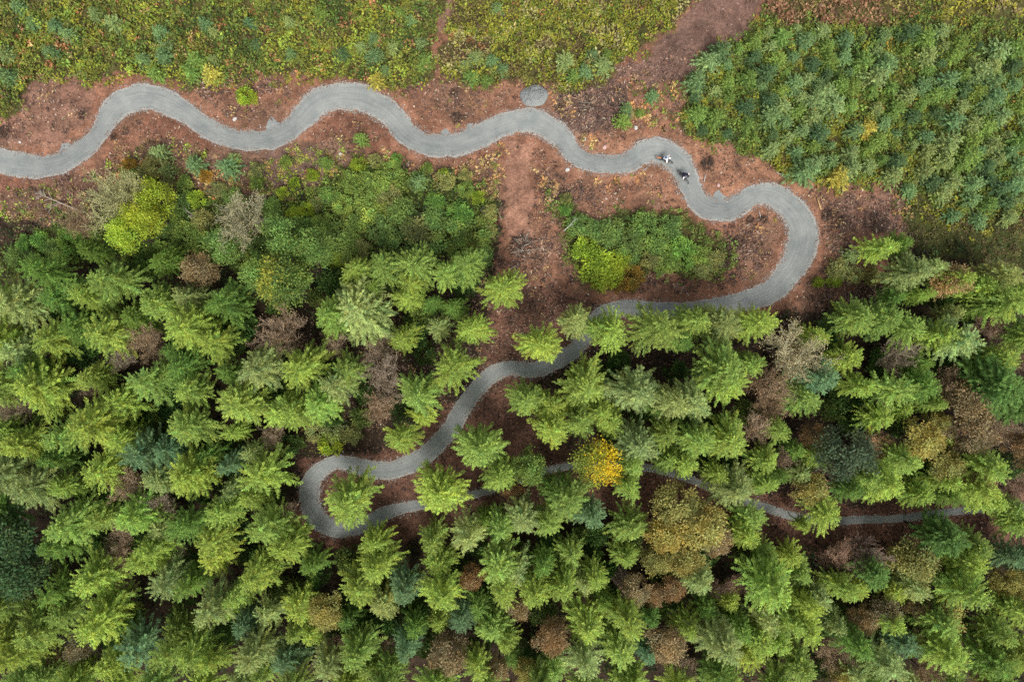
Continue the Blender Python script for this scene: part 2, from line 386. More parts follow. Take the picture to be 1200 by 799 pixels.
FOREST = """
40 322 27 g;120 330 28 l;105 292 16 g;185 308 17 g;10 356 30 p;60 350 22 g;100 350 22 y;85 338 18 l;48 400 25 y;82 386 22 g;15 412 25 p;120 388 28 l;150 368 22 g;178 352 24 l;170 402 22 n;143 420 18 n;
42 455 32 y;18 432 20 g;102 440 20 l;105 457 13 n;165 452 28 l;132 477 23 y;95 488 19 l;186 438 17 l;8 480 18 n;200 410 16 g;
212 348 24 p;263 354 28 g;214 382 28 y;243 402 22 y;330 332 30 O;330 388 28 n;386 376 25 y;346 425 27 y;294 428 32 p;208 430 24 g;216 460 24 l;275 470 28 l;332 482 25 y;366 474 24 y;392 448 23 p;393 402 16 n;260 440 18 g;
417 362 44 p;477 352 19 y;470 393 19 y;513 385 17 p;555 385 24 y;531 437 33 y;444 410 19 n;450 445 26 n;440 478 20 n;404 436 25 l;487 460 27 l;492 484 17 y;436 334 12 y;505 360 14 g;535 360 14 g;
484 306 28 l;444 312 19 l;520 318 20 l;548 312 23 l;412 316 19 y;482 335 18 y;590 335 26 y;
633 398 26 y;676 378 20 p;702 386 17 l;720 389 25 y;772 385 33 l;686 450 32 l;746 455 33 p;617 470 24 l;645 480 21 y;702 482 19 y;796 474 26 p;
815 380 26 l;832 370 15 p;856 382 24 p;893 375 26 y;851 430 31 l;882 425 21 y;856 455 29 y;812 474 26 p;800 398 18 g;928 415 36 w;902 450 26 n;957 395 17 y;965 440 27 b;946 470 25 l;996 420 18 y;905 480 20 n;930 455 18 p;
1010 372 22 l;1040 373 22 l;1070 385 23 l;1100 393 22 y;1130 400 28 p;1122 370 16 p;1160 385 18 m;1176 420 24 y;1190 358 24 l;1164 355 20 g;1055 415 22 n;1082 425 20 g;1112 447 20 n;1086 455 22 g;1055 460 25 l;1012 450 20 y;1062 480 16 y;1100 472 17 l;1130 475 26 t;1182 455 31 d;1028 480 14 m;1196 422 15 n;1152 338 20 y;1110 330 20 t;1135 322 22 y;1076 315 24 p;1100 312 15 p;1160 315 15 w;1187 325 22 p;1035 288 17 y;1060 287 16 g;1050 350 16 g;1085 345 14 y;
18 520 26 y;60 512 22 l;100 498 32 y;136 520 22 y;163 528 28 b;110 555 24 y;186 560 22 p;30 580 28 p;70 575 20 y;145 570 20 n;185 590 18 n;72 616 30 l;112 612 20 l;152 610 26 y;15 640 42 H;140 632 18 n;186 622 22 p;172 650 22 y;55 545 18 g;60 640 22 g;
215 500 26 l;345 484 26 y;270 506 14 y;216 562 26 y;196 530 20 b;264 545 18 b;306 558 32 y;290 532 17 p;256 600 26 y;270 580 18 p;292 590 18 l;210 622 26 g;250 632 27 y;310 625 26 l;340 632 20 l;320 510 15 n;335 602 18 n;240 535 16 g;
400 585 31 y;468 516 21 y;553 528 30 l;585 562 22 y;511 578 30 y;596 575 12 r;436 636 21 y;546 628 24 p;502 636 20 l;586 616 20 l;565 610 14 g;
643 506 23 y;682 492 22 l;720 497 20 y;752 520 29 p;620 545 23 G;700 545 29 Y;602 572 12 r;668 590 26 l;617 607 25 p;645 612 22 l;745 548 20 l;740 575 20 y;690 605 21 b;740 615 22 l;780 510 20 l;770 480 16 g;785 540 18 l;650 575 18 g;
790 588 30 o;818 612 30 o;775 622 24 o;838 632 20 t;770 655 20 o;805 650 22 o;
820 520 24 l;806 546 20 y;860 516 26 l;845 560 20 y;866 577 26 p;890 503 20 n;916 505 18 l;900 542 20 y;897 566 18 y;920 542 16 m;950 510 17 r;935 532 16 g;960 542 18 y;948 570 21 o;940 555 15 p;983 525 34 B;972 605 25 y;880 608 22 l;880 630 20 y;945 615 9 y;915 560 15 g;
1035 490 18 y;1078 515 26 o;1110 515 14 y;1136 500 28 t;1150 522 16 m;1064 545 24 l;1025 562 22 l;1005 575 20 g;1048 574 27 y;1083 584 19 y;1105 545 23 o;1112 566 16 y;1140 557 20 t;1166 546 26 y;1190 522 17 r;1196 576 18 m;1122 587 16 g;1158 574 25 y;1199 612 16 l;1117 637 25 d;1152 646 20 l;1020 652 20 m;982 652 20 m;1055 650 17 o;1030 520 18 n;1175 500 18 n;1095 495 16 o;
20 672 34 H;102 680 29 y;135 652 20 n;166 662 23 y;190 686 27 p;30 745 31 l;100 735 30 y;70 720 22 l;130 712 20 y;96 760 19 t;60 772 15 t;15 776 26 y;85 790 20 y;160 760 25 b;130 786 25 y;190 772 22 l;45 795 20 l;55 700 20 g;145 735 15 g;
215 690 22 g;250 656 22 y;330 646 24 y;360 662 18 g;298 682 25 y;236 720 26 p;275 705 22 l;262 722 16 y;286 737 19 b;312 725 21 p;346 716 23 y;386 716 22 o;365 747 16 y;390 756 14 m;290 770 23 p;218 770 22 y;245 782 20 y;302 792 18 l;332 776 22 b;380 785 25 p;205 745 20 l;340 745 16 l;
440 662 25 y;420 692 23 y;470 690 20 b;512 662 20 y;585 660 24 l;510 703 26 y;487 684 13 p;445 715 19 p;512 730 16 y;540 732 19 b;555 676 15 r;525 766 24 t;590 697 22 y;580 740 21 l;595 757 18 y;415 765 24 l;450 757 13 n;475 762 20 b;456 782 18 y;556 786 20 l;585 780 15 t;430 790 18 l;405 725 18 g;480 740 16 g;560 712 18 g;600 775 14 g;
610 672 22 p;632 697 22 y;662 690 22 y;688 684 17 p;702 686 18 y;690 735 28 y;735 655 18 y;745 690 19 t;728 682 14 m;766 697 15 r;788 690 16 r;645 745 25 r;736 728 26 y;730 766 24 l;685 780 28 p;785 750 25 t;606 712 14 t;655 788 18 l;620 786 15 o;760 770 16 b;640 660 18 g;670 650 18 l;710 705 16 g;765 725 16 g;
820 682 20 p;862 685 16 m;838 692 13 m;858 706 17 y;910 690 30 y;945 676 18 l;930 655 18 y;900 650 16 l;992 692 20 y;960 702 20 p;950 718 20 y;900 730 22 p;930 735 22 y;955 742 23 y;846 760 30 p;810 735 20 y;890 755 22 y;915 757 18 y;880 777 20 y;806 776 16 n;850 790 22 g;940 782 22 l;980 770 21 n;986 735 18 p;990 792 16 o;830 715 18 g;870 735 18 g;885 665 15 g;
1010 662 18 m;1070 657 24 o;1030 675 21 d;1015 688 20 y;1050 692 18 y;1076 695 22 p;1145 665 25 y;1186 656 19 b;1140 697 25 l;1105 715 22 o;1150 717 15 m;1172 680 18 o;1196 682 18 o;1190 706 18 y;1035 715 18 t;1008 728 17 t;1050 735 18 y;1110 735 22 l;1120 768 29 y;1180 745 22 l;1170 778 24 g;1150 790 16 t;1062 762 22 b;1015 762 22 g;1045 788 25 p;1010 790 20 p;1188 772 20 l;1085 745 16 n;1075 715 16 t;1125 645 14 g;1100 680 18 g;1090 790 18 n;
"""
RING = """1168 588 20 y;1192 596 19 l;-14 350 24 l;-16 400 24 y;-14 455 26 l;-16 505 24 y;-14 560 26 p;-16 610 28 g;-14 715 26 l;-16 760 26 y;10 812 24 l;70 814 24 y;120 812 22 l;175 812 24 l;230 814 24 y;275 812 22 p;340 814 24 l;400 812 24 y;450 814 22 l;510 812 24 y;570 814 22 l;630 812 24 l;690 816 22 y;745 812 22 l;800 814 22 y;860 814 24 l;915 812 24 y;970 814 20 n;1030 814 24 l;1080 812 20 p;1130 814 24 l;1190 812 22 y;1214 345 24 l;1216 395 22 y;1214 470 26 d;1216 545 22 t;1214 620 22 l;1216 660 22 b;1214 730 24 l;1216 780 22 y"""
BROADS = """
133 236 33 q;150 222 20 q;168 250 26 L;152 276 25 L;182 232 20 L;88 258 20 n;235 314 21 t;285 250 31 w;310 322 24 G;350 325 23 G;370 292 24 G;332 282 25 G;262 290 21 G;
"""
SHRUBS = """
82 282 17 2;45 282 13 2;70 300 14 1;25 285 10 2;215 275 17 1;235 258 14 6;205 295 16 1;240 285 15 3;180 290 15 1;300 290 16 3;285 310 15 3;350 265 16 1;375 262 14 1;395 275 18 3;390 302 12 4;405 290 16 3;
430 222 22 1;412 212 14 1;450 215 16 1;432 245 18 1;470 250 20 3;455 232 14 6;490 212 12 3;510 237 12 2;540 250 16 2;490 272 22 6;528 275 21 3;560 272 17 3;446 270 18 3;555 282 11 5;510 258 16 3;470 285 17 3;415 265 16 1;420 290 14 6;575 250 10 6;565 300 14 3;500 290 16 3;540 290 15 1;460 198 11 1;520 212 12 6;
700 308 24 4;685 292 18 4;712 322 18 4;725 305 16 4;738 325 15 5;722 330 11 5;680 264 14 3;662 245 9 2;664 232 7 6;716 272 18 3;740 280 17 3;756 266 18 1;735 297 15 3;786 266 16 3;770 285 15 1;800 297 19 2;782 305 16 1;822 300 15 1;838 306 13 6;765 305 13 6;825 318 12 6;700 270 14 3;
985 315 14 6;978 328 9 4;1000 322 12 6;960 330 7 4;1022 322 12 6;
286 112 13 4;170 205 12 6;180 195 14 6;150 192 9 5;
385 520 16 4;390 508 14 6;412 508 14 6;370 505 13 6;
150 205 10 1;172 215 11 4;195 215 10 6;215 215 11 1;240 205 9 5;255 222 11 6;270 230 11 1;208 240 12 3;228 232 10 4;300 200 9 6;315 240 11 1;335 190 8 1;380 190 9 1;385 228 11 1;372 238 9 6;400 240 12 1;318 255 12 3;345 250 11 4;420 192 9 4;440 188 8 6;500 198 9 1;545 205 9 6;560 230 9 4;545 222 9 1;572 270 10 6;60 290 11 3;38 305 11 1;15 300 12 3;108 270 11 1;130 290 12 3;155 300 13 1;190 265 13 3;205 255 10 1;345 215 9 4;365 205 8 4;330 225 8 4;520 205 8 4;465 185 7 2;360 245 9 4;300 215 9 1;
"""
SAPL = """
17 5 9 7;35 25 9 7;62 28 9 7;78 40 10 7;57 60 9 7;5 62 10 8;6 88 12 7;185 35 10 7;192 52 9 8;165 68 9 7;190 64 10 7;240 28 10 7;248 36 7 8;290 25 8 7;228 70 12 9;222 83 10 9;250 70 8 8;338 25 8 8;340 62 9 7;245 86 12 a;180 86 10 9;110 15 9 8;130 25 10 8;
437 65 11 7;422 55 8 8;460 57 9 8;452 82 8 7;437 45 8 7;375 16 11 9;482 25 8 7;492 50 7 8;498 70 10 9;470 14 9 9;440 94 11 a;300 50 8 c;400 62 9 c;
558 67 10 8;576 70 9 7;552 88 10 9;588 80 8 7;570 93 8 9;545 75 7 8;582 8 8 7;662 70 13 8;685 83 11 7;707 76 12 8;696 64 8 7;672 88 9 9;712 62 7 9;
832 70 14 8;735 127 9 7;765 112 8 7;730 141 10 9;750 132 6 9;227 192 12 7;265 195 14 7;272 186 8 8;490 212 10 7;422 162 9 9;195 200 10 8;185 178 11 8;1000 300 10 8;
946 200 16 7;986 207 14 a;1000 196 13 8;975 190 11 7;1019 150 12 a;1005 152 12 7;905 175 10 8;925 162 9 8;935 178 9 7;1142 215 13 7;1120 212 12 8;1068 223 9 7;1150 258 10 7;1118 252 10 7;1185 255 9 8;1020 195 11 8;1050 205 12 8;1085 200 11 8;1195 215 12 7;
"""
PLANT = P("835 62 880 38 960 30 1030 38 1100 32 1200 55 1205 235 1165 240 1130 250 1085 222 1048 210 1020 200 985 198 940 185 905 170 870 158 825 155 808 120 815 92")
def parse(s):
    out = []
    for e in s.replace('\n', '').split(';'):
        if e.strip():
            a = e.split(); out.append((float(a[0]), float(a[1]), float(a[2]), a[3]))
    return out
cat = parse(FOREST) + parse(BROADS) + parse(SHRUBS) + parse(SAPL) + parse(RING)
# the planted saplings: loose rows, no two closer than their crowns allow
rp = np.random.default_rng(21)
LOWPATH = [(690, 389), (671, 412), (635, 431), (600, 431), (570, 444), (548, 470), (529, 501), (497, 534), (450, 551), (405, 542), (374, 552), (362, 582), (376, 611), (410, 619), (448, 603), (488, 592), (540, 582), (600, 566), (655, 548), (720, 545), (790, 555), (830, 570), (870, 585), (900, 596), (945, 608), (1000, 609), (1040, 608), (1075, 605), (1110, 600), (1150, 596), (1200, 592)]
have = [(c[0], c[1]) for c in cat if c[3] in '789ac']
tries = 0
while tries < 9000:
    tries += 1
    u, v = rp.uniform(800, 1205), rp.uniform(28, 255)
    if not in_poly(np.array([u]), np.array([v]), PLANT)[0]: continue
    dmin = 10.5 + 12 * float(fbm(u * .02, v * .02, 77))
    if any((u - a) ** 2 + (v - b) ** 2 < dmin * dmin for a, b in have): continue
    have.append((u, v)); c = rp.choice(list('7788899c9' if u > 910 else '99cc789'))
    cat.append((u, v, float(np.clip(rp.normal(9.8, 2.8), 5.5, 16)), c))

# young growth in the shade of the stand, wherever the crowns leave a wide gap
UND = P("0 330 200 300 560 330 560 400 540 450 480 480 350 510 330 590 360 640 430 650 600 600 780 640 1200 660 1200 799 0 799"); UND2 = P("640 470 690 420 800 400 900 400 1000 370 1200 330 1200 570 1000 580 880 560 800 530 700 520")
tall = [(a, b, c) for a, b, c, k in cat if k not in '789ac']
tries = 0; nund = 0
while tries < 30000 and nund < 165:
    tries += 1
    u, v = rp.uniform(2, 1198), rp.uniform(300, 797)
    if not (in_poly(np.array([u]), np.array([v]), UND)[0] or in_poly(np.array([u]), np.array([v]), UND2)[0]): continue
    if any((u - a) ** 2 + (v - b) ** 2 < (c * .78 + 2) ** 2 for a, b, c in tall): continue
    if min((u - a) ** 2 + (v - b) ** 2 for a, b in LOWPATH) < 24 ** 2: continue
    r = float(rp.uniform(13, 19)); tall.append((u, v, r * .8)); nund += 1
    cat.append((u, v, r, rp.choice(list('efe'))))

# ---- labels: colour, kind, and the landmark beside which the plant stands
LMF = [((385, 582), 'the hairpin loop'), ((700, 545), 'the golden-leaved tree'), ((797, 605), 'the big olive crowns'), ((983, 525), 'the dark blue-green tree'),
       ((928, 415), 'the big grey bare tree'), ((160, 258), 'the lime-yellow trees'), ((330, 388), 'the round bare brown tree'), ((18, 655), 'the very dark evergreen'),
       ((645, 745), 'the round rust-brown tree'), ((941, 285), 'the wide grey bend'), ((633, 398), 'the lone conifer inside the bend'), ((511, 578), 'the conifer astride the lower path'),
       ((1182, 455), 'the dense emerald tree'), ((1117, 637), 'the emerald tree below the lower path'), ((285, 250), 'the grey bare tree above the thicket'),
       ((525, 766), 'the tan tree at the bottom edge'), ((785, 750), 'the tan tree by the bottom edge'), ((417, 362), 'the broadest pale conifer'), ((163, 528), 'the largest blue-green conifer'),
       ((96, 760), 'the brown scrub at the bottom'), ((700, 308), 'the lime bush in the clearing'), ((1130, 475), 'the broad tan tree'), ((605, 270), 'the straight dirt track'), ((1000, 645), 'the pinkish bare trees')]
LMS = [((626, 112), 'the gravel mound'), ((790, 195), 'the two cyclists'), ((986, 207), 'the yellow-tipped sapling'), ((1019, 150), 'the straw-tipped sapling'), ((1030, 252), 'the bare soil pad'),
       ((1010, 18), 'the rust-brown bracken strip'), ((115, 120), 'the scraped soil by the first bend'), ((530, 25), 'the narrow dirt track'), ((1130, 260), 'the dark heather'), ((820, 30), 'the wide soil track'),
       ((408, 113), 'the second crest of the path'), ((170, 114), 'the first crest of the path'), ((900, 228), 'the last crest of the path'), ((1195, 165), 'the yellow gap in the plantation'), ((1200, 5), 'the pale grass corner'), ((5, 5), 'the photo corner above the first bend')]
ORD = 'nearest,second nearest,third nearest,fourth nearest,fifth nearest,sixth nearest,seventh nearest,eighth nearest,ninth nearest,tenth nearest,eleventh nearest,twelfth nearest'.split(',')
KIND = {'conifer': ('conifer_tree', 'conifer', 'tree', 'conifers of the forest'), 'broadleaf': ('broadleaf_tree', 'broadleaf tree', 'tree', 'broadleaf trees among the conifers'),
        'bare': ('bare_tree', 'tree', 'tree', 'bare trees among the conifers'), 'shrub': ('shrub', 'shrub', 'shrub', 'shrubs of the clearings'),
        'understorey': ('understorey_bush', 'understorey bush', 'bush', 'bushes in gaps between the conifers'),
        'sapling': ('sapling', 'conifer sapling', 'sapling', 'young conifers on the open ground')}
def size_word(r, kind):
    if kind == 'sapling': return 'small' if r < 9 else ('bushy' if r > 12 else '')
    if kind == 'shrub': return 'small' if r < 11 else ('broad' if r > 19 else '')
    return 'slender' if r < 17 else ('broad' if r >= 29 else '')
names_ = [(CLS[c][0], CLS[c][3]) for _, _, _, c in cat]
labels = []
xy = np.array([(c[0], c[1]) for c in cat])
for i, (u, v, r, c) in enumerate(cat):
    same = np.array([j for j, n in enumerate(names_) if n == names_[i]])
    best = None
    for (lu, lv), phrase in (LMS if names_[i][1] == 'sapling' else LMF):
        d = np.hypot(xy[same, 0] - lu, xy[same, 1] - lv)
        mine = math.hypot(u - lu, v - lv)
        if mine < 3: continue
        rank = int((d < mine - 1e-9).sum())
        key = (rank + mine / 90.0, mine)
        if best is None or key < best[0]: best = (key, rank, phrase)
    kw = KIND[names_[i][1]][1]
    words_ = ' '.join(x for x in (size_word(r, names_[i][1]), names_[i][0], kw) if x)
    if len(same) == 1:
        labels.append(f'{words_}, alone in colour, by {best[2]}' )
    else:
        o = ORD[best[1]] if best[1] < len(ORD) else 'far out'
        lab = f'{words_}, {o} of its colour to {best[2]}'
        if len(lab.replace('-', ' ').split()) > 16: lab = f'{names_[i][0]} {kw}, {o} of its colour to {best[2]}'
        if len(lab.replace('-', ' ').split()) > 16: lab = f'{names_[i][0]} {kw}, {o} such to {best[2]}'
        labels.append(lab)

def plant(i, u, v, r, c):
    words_, rgb, meshes, kind = CLS[c]
    rg = np.random.default_rng(1000 + i)
    rm0 = r / PXM
    if kind == 'conifer': h = np.clip(2.6 + 2.9 * rm0, 4.6, 10) * rg.uniform(.86, 1.12)
    elif kind == 'broadleaf': h = np.clip(2.5 + 2.4 * rm0, 4, 9.5) * rg.uniform(.95, 1.05)
    elif kind == 'bare': h = np.clip(2.0 + 2.8 * rm0, 3.5, 9) * rg.uniform(.9, 1.1)
    elif kind == 'understorey': h = rg.uniform(2.6, 4.2)
    elif kind == 'shrub': h = np.clip(.6 + .7 * rm0, .7, 2.1) * rg.uniform(.9, 1.15)
    else: h = np.clip(1.9 * rm0, .8, 2.8) * rg.uniform(.9, 1.15)
    x, y = uv(u, v, h * (.86 if kind == 'conifer' else .72))
    R = rm0 * (CAM_H - h * .55) / CAM_H
    nm, kw, catg, grp = KIND[kind]
    root = link(nm, None); root.empty_display_size = .3
    root.location = (x, y, float(gz(x, y)) - .02)
    root.rotation_euler = (rg.normal(0, .03), rg.normal(0, .03), rg.uniform(0, 6.283) if c not in 'YO' else 0.0)
    tag(root, labels[i], catg, grp)
    me = meshes[int(rg.integers(len(meshes)))]
    H0, R0 = {'conifer': (12, 2.6), 'broadleaf': (9, 2.6), 'bare': (8, 2.3), 'shrub': (2.4, 1.3), 'understorey': (2.4, 1.3), 'sapling': (2.3, 1.0)}[kind]
    k = R / R0 * {'conifer': 1.05, 'broadleaf': 1.0, 'bare': 1.0, 'shrub': 1.05, 'understorey': 1.0, 'sapling': 1.1}[kind]
    crown = link('crown', me, root)
    crown.scale = (k * rg.uniform(.88, 1.12), k * rg.uniform(.88, 1.12), h / H0)
    b = rg.uniform(.84, 1.16); w = rg.normal(0, .045)
    crown.color = (rgb[0] * b * (1 + w), rgb[1] * b, rgb[2] * b * (1 - w), 1)
    tm = {'conifer': T_CON, 'broadleaf': T_BRD, 'bare': T_BRD}.get(kind)
    if tm:
        tr = link('trunk', tm[int(rg.integers(2))], root)
        th = {'conifer': 12, 'broadleaf': 9, 'bare': 9}[kind]
        f = {'conifer': 1, 'broadleaf': .8, 'bare': .6}[kind]
        tr.scale = (k, k, h / th * f)
    else:
        st = link('stem', T_SHR, root); st.scale = (k, k, h / 2.4)
    return root

# ------------------------------------------------------------------ the path
TR = """-30 183 15;0 189 15;25 194 15;50 196 14;72 191 14;88 182 14;104 170 12.5;117 155 11.5;126 139 12;137 125 13.5;152 117 14.5;170 114 15;188 117 14.5;205 125 14;222 135 12.5;238 147 12;252 155 12;266 161 12;283 165 12;300 165 12;317 163 13;333 157 13;347 146 14;361 131 15;371 122 15;381 117 14.5;395 113.5 15;410 113 15.5;424 115 15;437 121 14.5;449 128 14.5;460 137 14;468 147 14;476 157 14;488 165 14;502 169.5 14;521 171 14.5;540 168 14.5;555 163 14.5;570 156 14.5;584 149 14;600 143 13;620 141.5 13.5;632 144 14;643 150 14;653 157 13.5;661 165 13;669 176 12.5;679 185 12;693 191 11.5;708 193 11.5;724 193 12;738 190 12.5;748 183 13;758 178 14;771 177 14.5;783 181 14.5;793 189 14;800 198 14;805 208 13.5;809 219 13.5;816 233 13.5;828 243 14;848 246.5 14.5;860 243 13;871 237 12.5;882 229.5 12;896 227 12.5;908 230 14;920 238 15;930 248 15.5;938 260 16;941 276 16.5;938 293 17;931 309 16;921 324 15;908 338 14;890 347 13;862 355.5 11;830 361 10;800 364 9.5;775 363.5 9.5;750 361.5 9.5;730 361 10;710 366 10;697 376 9.5;689 389 9;681 401 9.5;671 412 9.5;655 422 9.5;635 431 9.5;618 433.5 9;600 431 8.5;584 435 9.5;570 444 10;558 457 10;548 470 10;540 482 10;529 501 10.5;515 517 10.5;497 534 10.5;475 546 11;450 551 10;426 548 10;405 542 9;388 543 9;374 552 9.5;365 566 11;362.5 582 11;366 597 11;376 611 10.5;392 619.5 9.5;410 619 9;428 614 9;448 603 8.5;468 596 7;488 592 6;512 588 5;540 582 4.5;568 576 4.2;600 566 4.2;630 554 4.2;655 548 4.2;685 545 4.2;720 545 4.2;760 548 4.5;790 555 4.5;815 564 4.5;845 577 4.8;870 585 5;890 592 5;920 602 5;945 608 5;970 611 4.5;1000 609 4.8;1040 608 4.5;1075 605 4.5;1110 600 4.5;1150 596 4.5;1200 592 4.5;1240 590 4.5"""
tp = np.array([[float(t) for t in e.split()] for e in TR.split(';')])
def catmull(a, per=8):
    out = []
    for i in range(len(a) - 1):
        p0, p1, p2, p3 = a[max(0, i - 1)], a[i], a[i + 1], a[min(len(a) - 1, i + 2)]
        for t in np.arange(per) / per:
            out.append(.5 * ((2 * p1) + (-p0 + p2) * t + (2 * p0 - 5 * p1 + 4 * p2 - p3) * t * t + (-p0 + 3 * p1 - 3 * p2 + p3) * t ** 3))
    out.append(a[-1]); return np.array(out)
tc = catmull(tp, 8)
TX = (tc[:, 0] - 600) / PXM; TY = (399.5 - tc[:, 1]) / PXM; TW = tc[:, 2] / PXM
for _ in range(3):                                                   # soften the traced corners
    TX[1:-1] = (TX[:-2] + 2 * TX[1:-1] + TX[2:]) / 4; TY[1:-1] = (TY[:-2] + 2 * TY[1:-1] + TY[2:]) / 4
    TW[1:-1] = (TW[:-2] + 2 * TW[1:-1] + TW[2:]) / 4
dX, dY = np.gradient(TX), np.gradient(TY); dl = np.hypot(dX, dY)
TNX, TNY = -dY / dl, dX / dl
ang = np.unwrap(np.arctan2(dY, dX)); KAP = np.gradient(ang) / dl
for _ in range(25): KAP[1:-1] = (KAP[:-2] + 2 * KAP[1:-1] + KAP[2:]) / 4
TS = np.concatenate([[0], np.cumsum(np.hypot(np.diff(TX), np.diff(TY)))])
BANK = np.clip(-KAP * 1.1, -.22, .22)                                # the outer side of each bend is raised

def ground_relief(x, y):
    return (fbm(x * .22, y * .22, 3, 3) - .5) * .55 + (fbm(x * 1.3, y * 1.3, 9, 3) - .5) * .20
def path_near(x, y):
    """distance to the path's middle, signed side offset, index"""
    x = np.asarray(x, float).ravel(); y = np.asarray(y, float).ravel()
    D = np.full(len(x), 1e9); I = np.zeros(len(x), np.int64)
    sub = np.arange(0, len(TX), 2)
    for a in range(0, len(x), 20000):
        d = (x[a:a + 20000, None] - TX[None, sub]) ** 2 + (y[a:a + 20000, None] - TY[None, sub]) ** 2
        j = d.argmin(1); D[a:a + 20000] = np.sqrt(d[np.arange(len(j)), j]); I[a:a + 20000] = sub[j]
    off = (x - TX[I]) * TNX[I] + (y - TY[I]) * TNY[I]
    return D, off, I
def gz(x, y):
    shp = np.shape(x)
    D, off, I = path_near(x, y)
    xx = np.ravel(x).astype(float); yy = np.ravel(y).astype(float)
    hw = TW[I]; e = np.clip(D - hw, 0, None)
    fl = np.clip(e / 1.6, 0, 1); fl = fl * fl * (3 - 2 * fl)
    bank = BANK[I] * np.clip(off, -hw, hw) * np.exp(-e / .9)
    z = ground_relief(xx, yy) * fl + bank
    return z.reshape(shp)

# ------------------------------------------------------------------ regions of the ground (photo pixels)
R_FIELD_L = P("-200 -200 533 -200 522 0 520 28 512 60 505 92 470 102 432 99 405 92 372 92 340 82 305 88 262 98 215 93 160 88 112 92 100 105 88 88 40 84 30 108 26 134 0 141 -200 150")
R_FIELD_M = P("538 -200 820 -200 812 0 782 38 740 64 722 92 700 104 655 108 640 96 610 92 585 104 545 100 512 90 520 60 530 40")
R_PLANT = P("905 -200 1400 -200 1400 300 1090 300 1058 250 1062 228 1040 212 1000 214 960 214 925 205 890 182 840 172 800 150 800 138 808 112 815 80 835 62 870 42 890 15")
R_HEATH = P("1062 232 1120 246 1165 258 1400 235 1400 310 1180 312 1120 300 1080 290 1062 270")
R_RUST = P("880 -200 1085 -200 1075 22 1045 36 985 34 930 28 890 14")
R_GRASSCORNER = P("1085 -200 1400 -200 1400 20 1180 22 1100 18")
R_FOREST = P("-300 255 0 250 60 262 110 230 185 205 240 230 330 238 395 205 470 190 560 215 588 245 585 300 570 345 575 420 540 470 470 520 410 530 355 540 345 580 350 620 420 650 520 620 600 590 640 600 780 620 880 640 960 640 1200 620 1500 610 1500 1000 -300 1000")
R_FOREST2 = P("690 405 790 378 900 372 950 360 1000 340 1040 320 1040 285 1400 290 1400 590 1120 590 1000 600 940 595 880 575 800 550 640 540 600 500 600 460 640 440")
R_VERGE = P("800 545 850 558 1000 588 1300 575 1300 650 1000 665 940 650 860 625")
R_LITTER = P("540 350 610 330 690 350 800 372 900 378 960 400 1300 420 1300 620 1000 640 880 640 640 600 520 630 400 645 330 620 340 540 420 520 500 500 540 460")
R_WEEDS = P("120 190 190 160 250 175 300 178 400 165 470 185 560 190 585 205 580 260 540 225 400 205 330 245 250 230 190 210 140 225 80 260 0 262 0 225 70 215")
R_YELLOWWEEDS = P("310 185 370 175 405 190 395 235 345 252 305 240 290 210")
R_THICKET = P("395 205 440 190 500 205 560 220 585 250 580 300 540 300 480 300 400 310 300 300 200 300 100 310 0 330 0 300 60 260 150 240 230 225 330 245")
R_ISLAND = P("640 220 668 238 690 260 740 250 800 255 850 285 862 312 830 325 770 318 745 340 700 335 665 300 660 270 640 250")
R_DRYFERN = P("750 95 800 100 812 130 790 155 745 150 722 140 735 110")
R_ORANGE = P("640 160 680 158 775 155 905 190 960 215 955 250 830 262 800 252 690 200 660 185")
R_TRACK = P("590 170 624 172 622 282 594 286")
R_TRACK2 = P("520 -50 545 -50 540 40 520 40")
R_DARKPILE = P("650 108 722 92 735 105 722 150 690 160 655 140")
SOIL = {'red': (.275, .14, .09), 'pale': (.36, .20, .14), 'brown': (.19, .10, .07), 'litter': (.115, .062, .045), 'dark': (.022, .02, .013), 'green': (.06, .075, .02), 'orange': (.33, .175, .11), 'track': (.26, .155, .12), 'wine': (.19, .09, .06), 'purple': (.165, .11, .095), 'duff': (.185, .115, .08)}

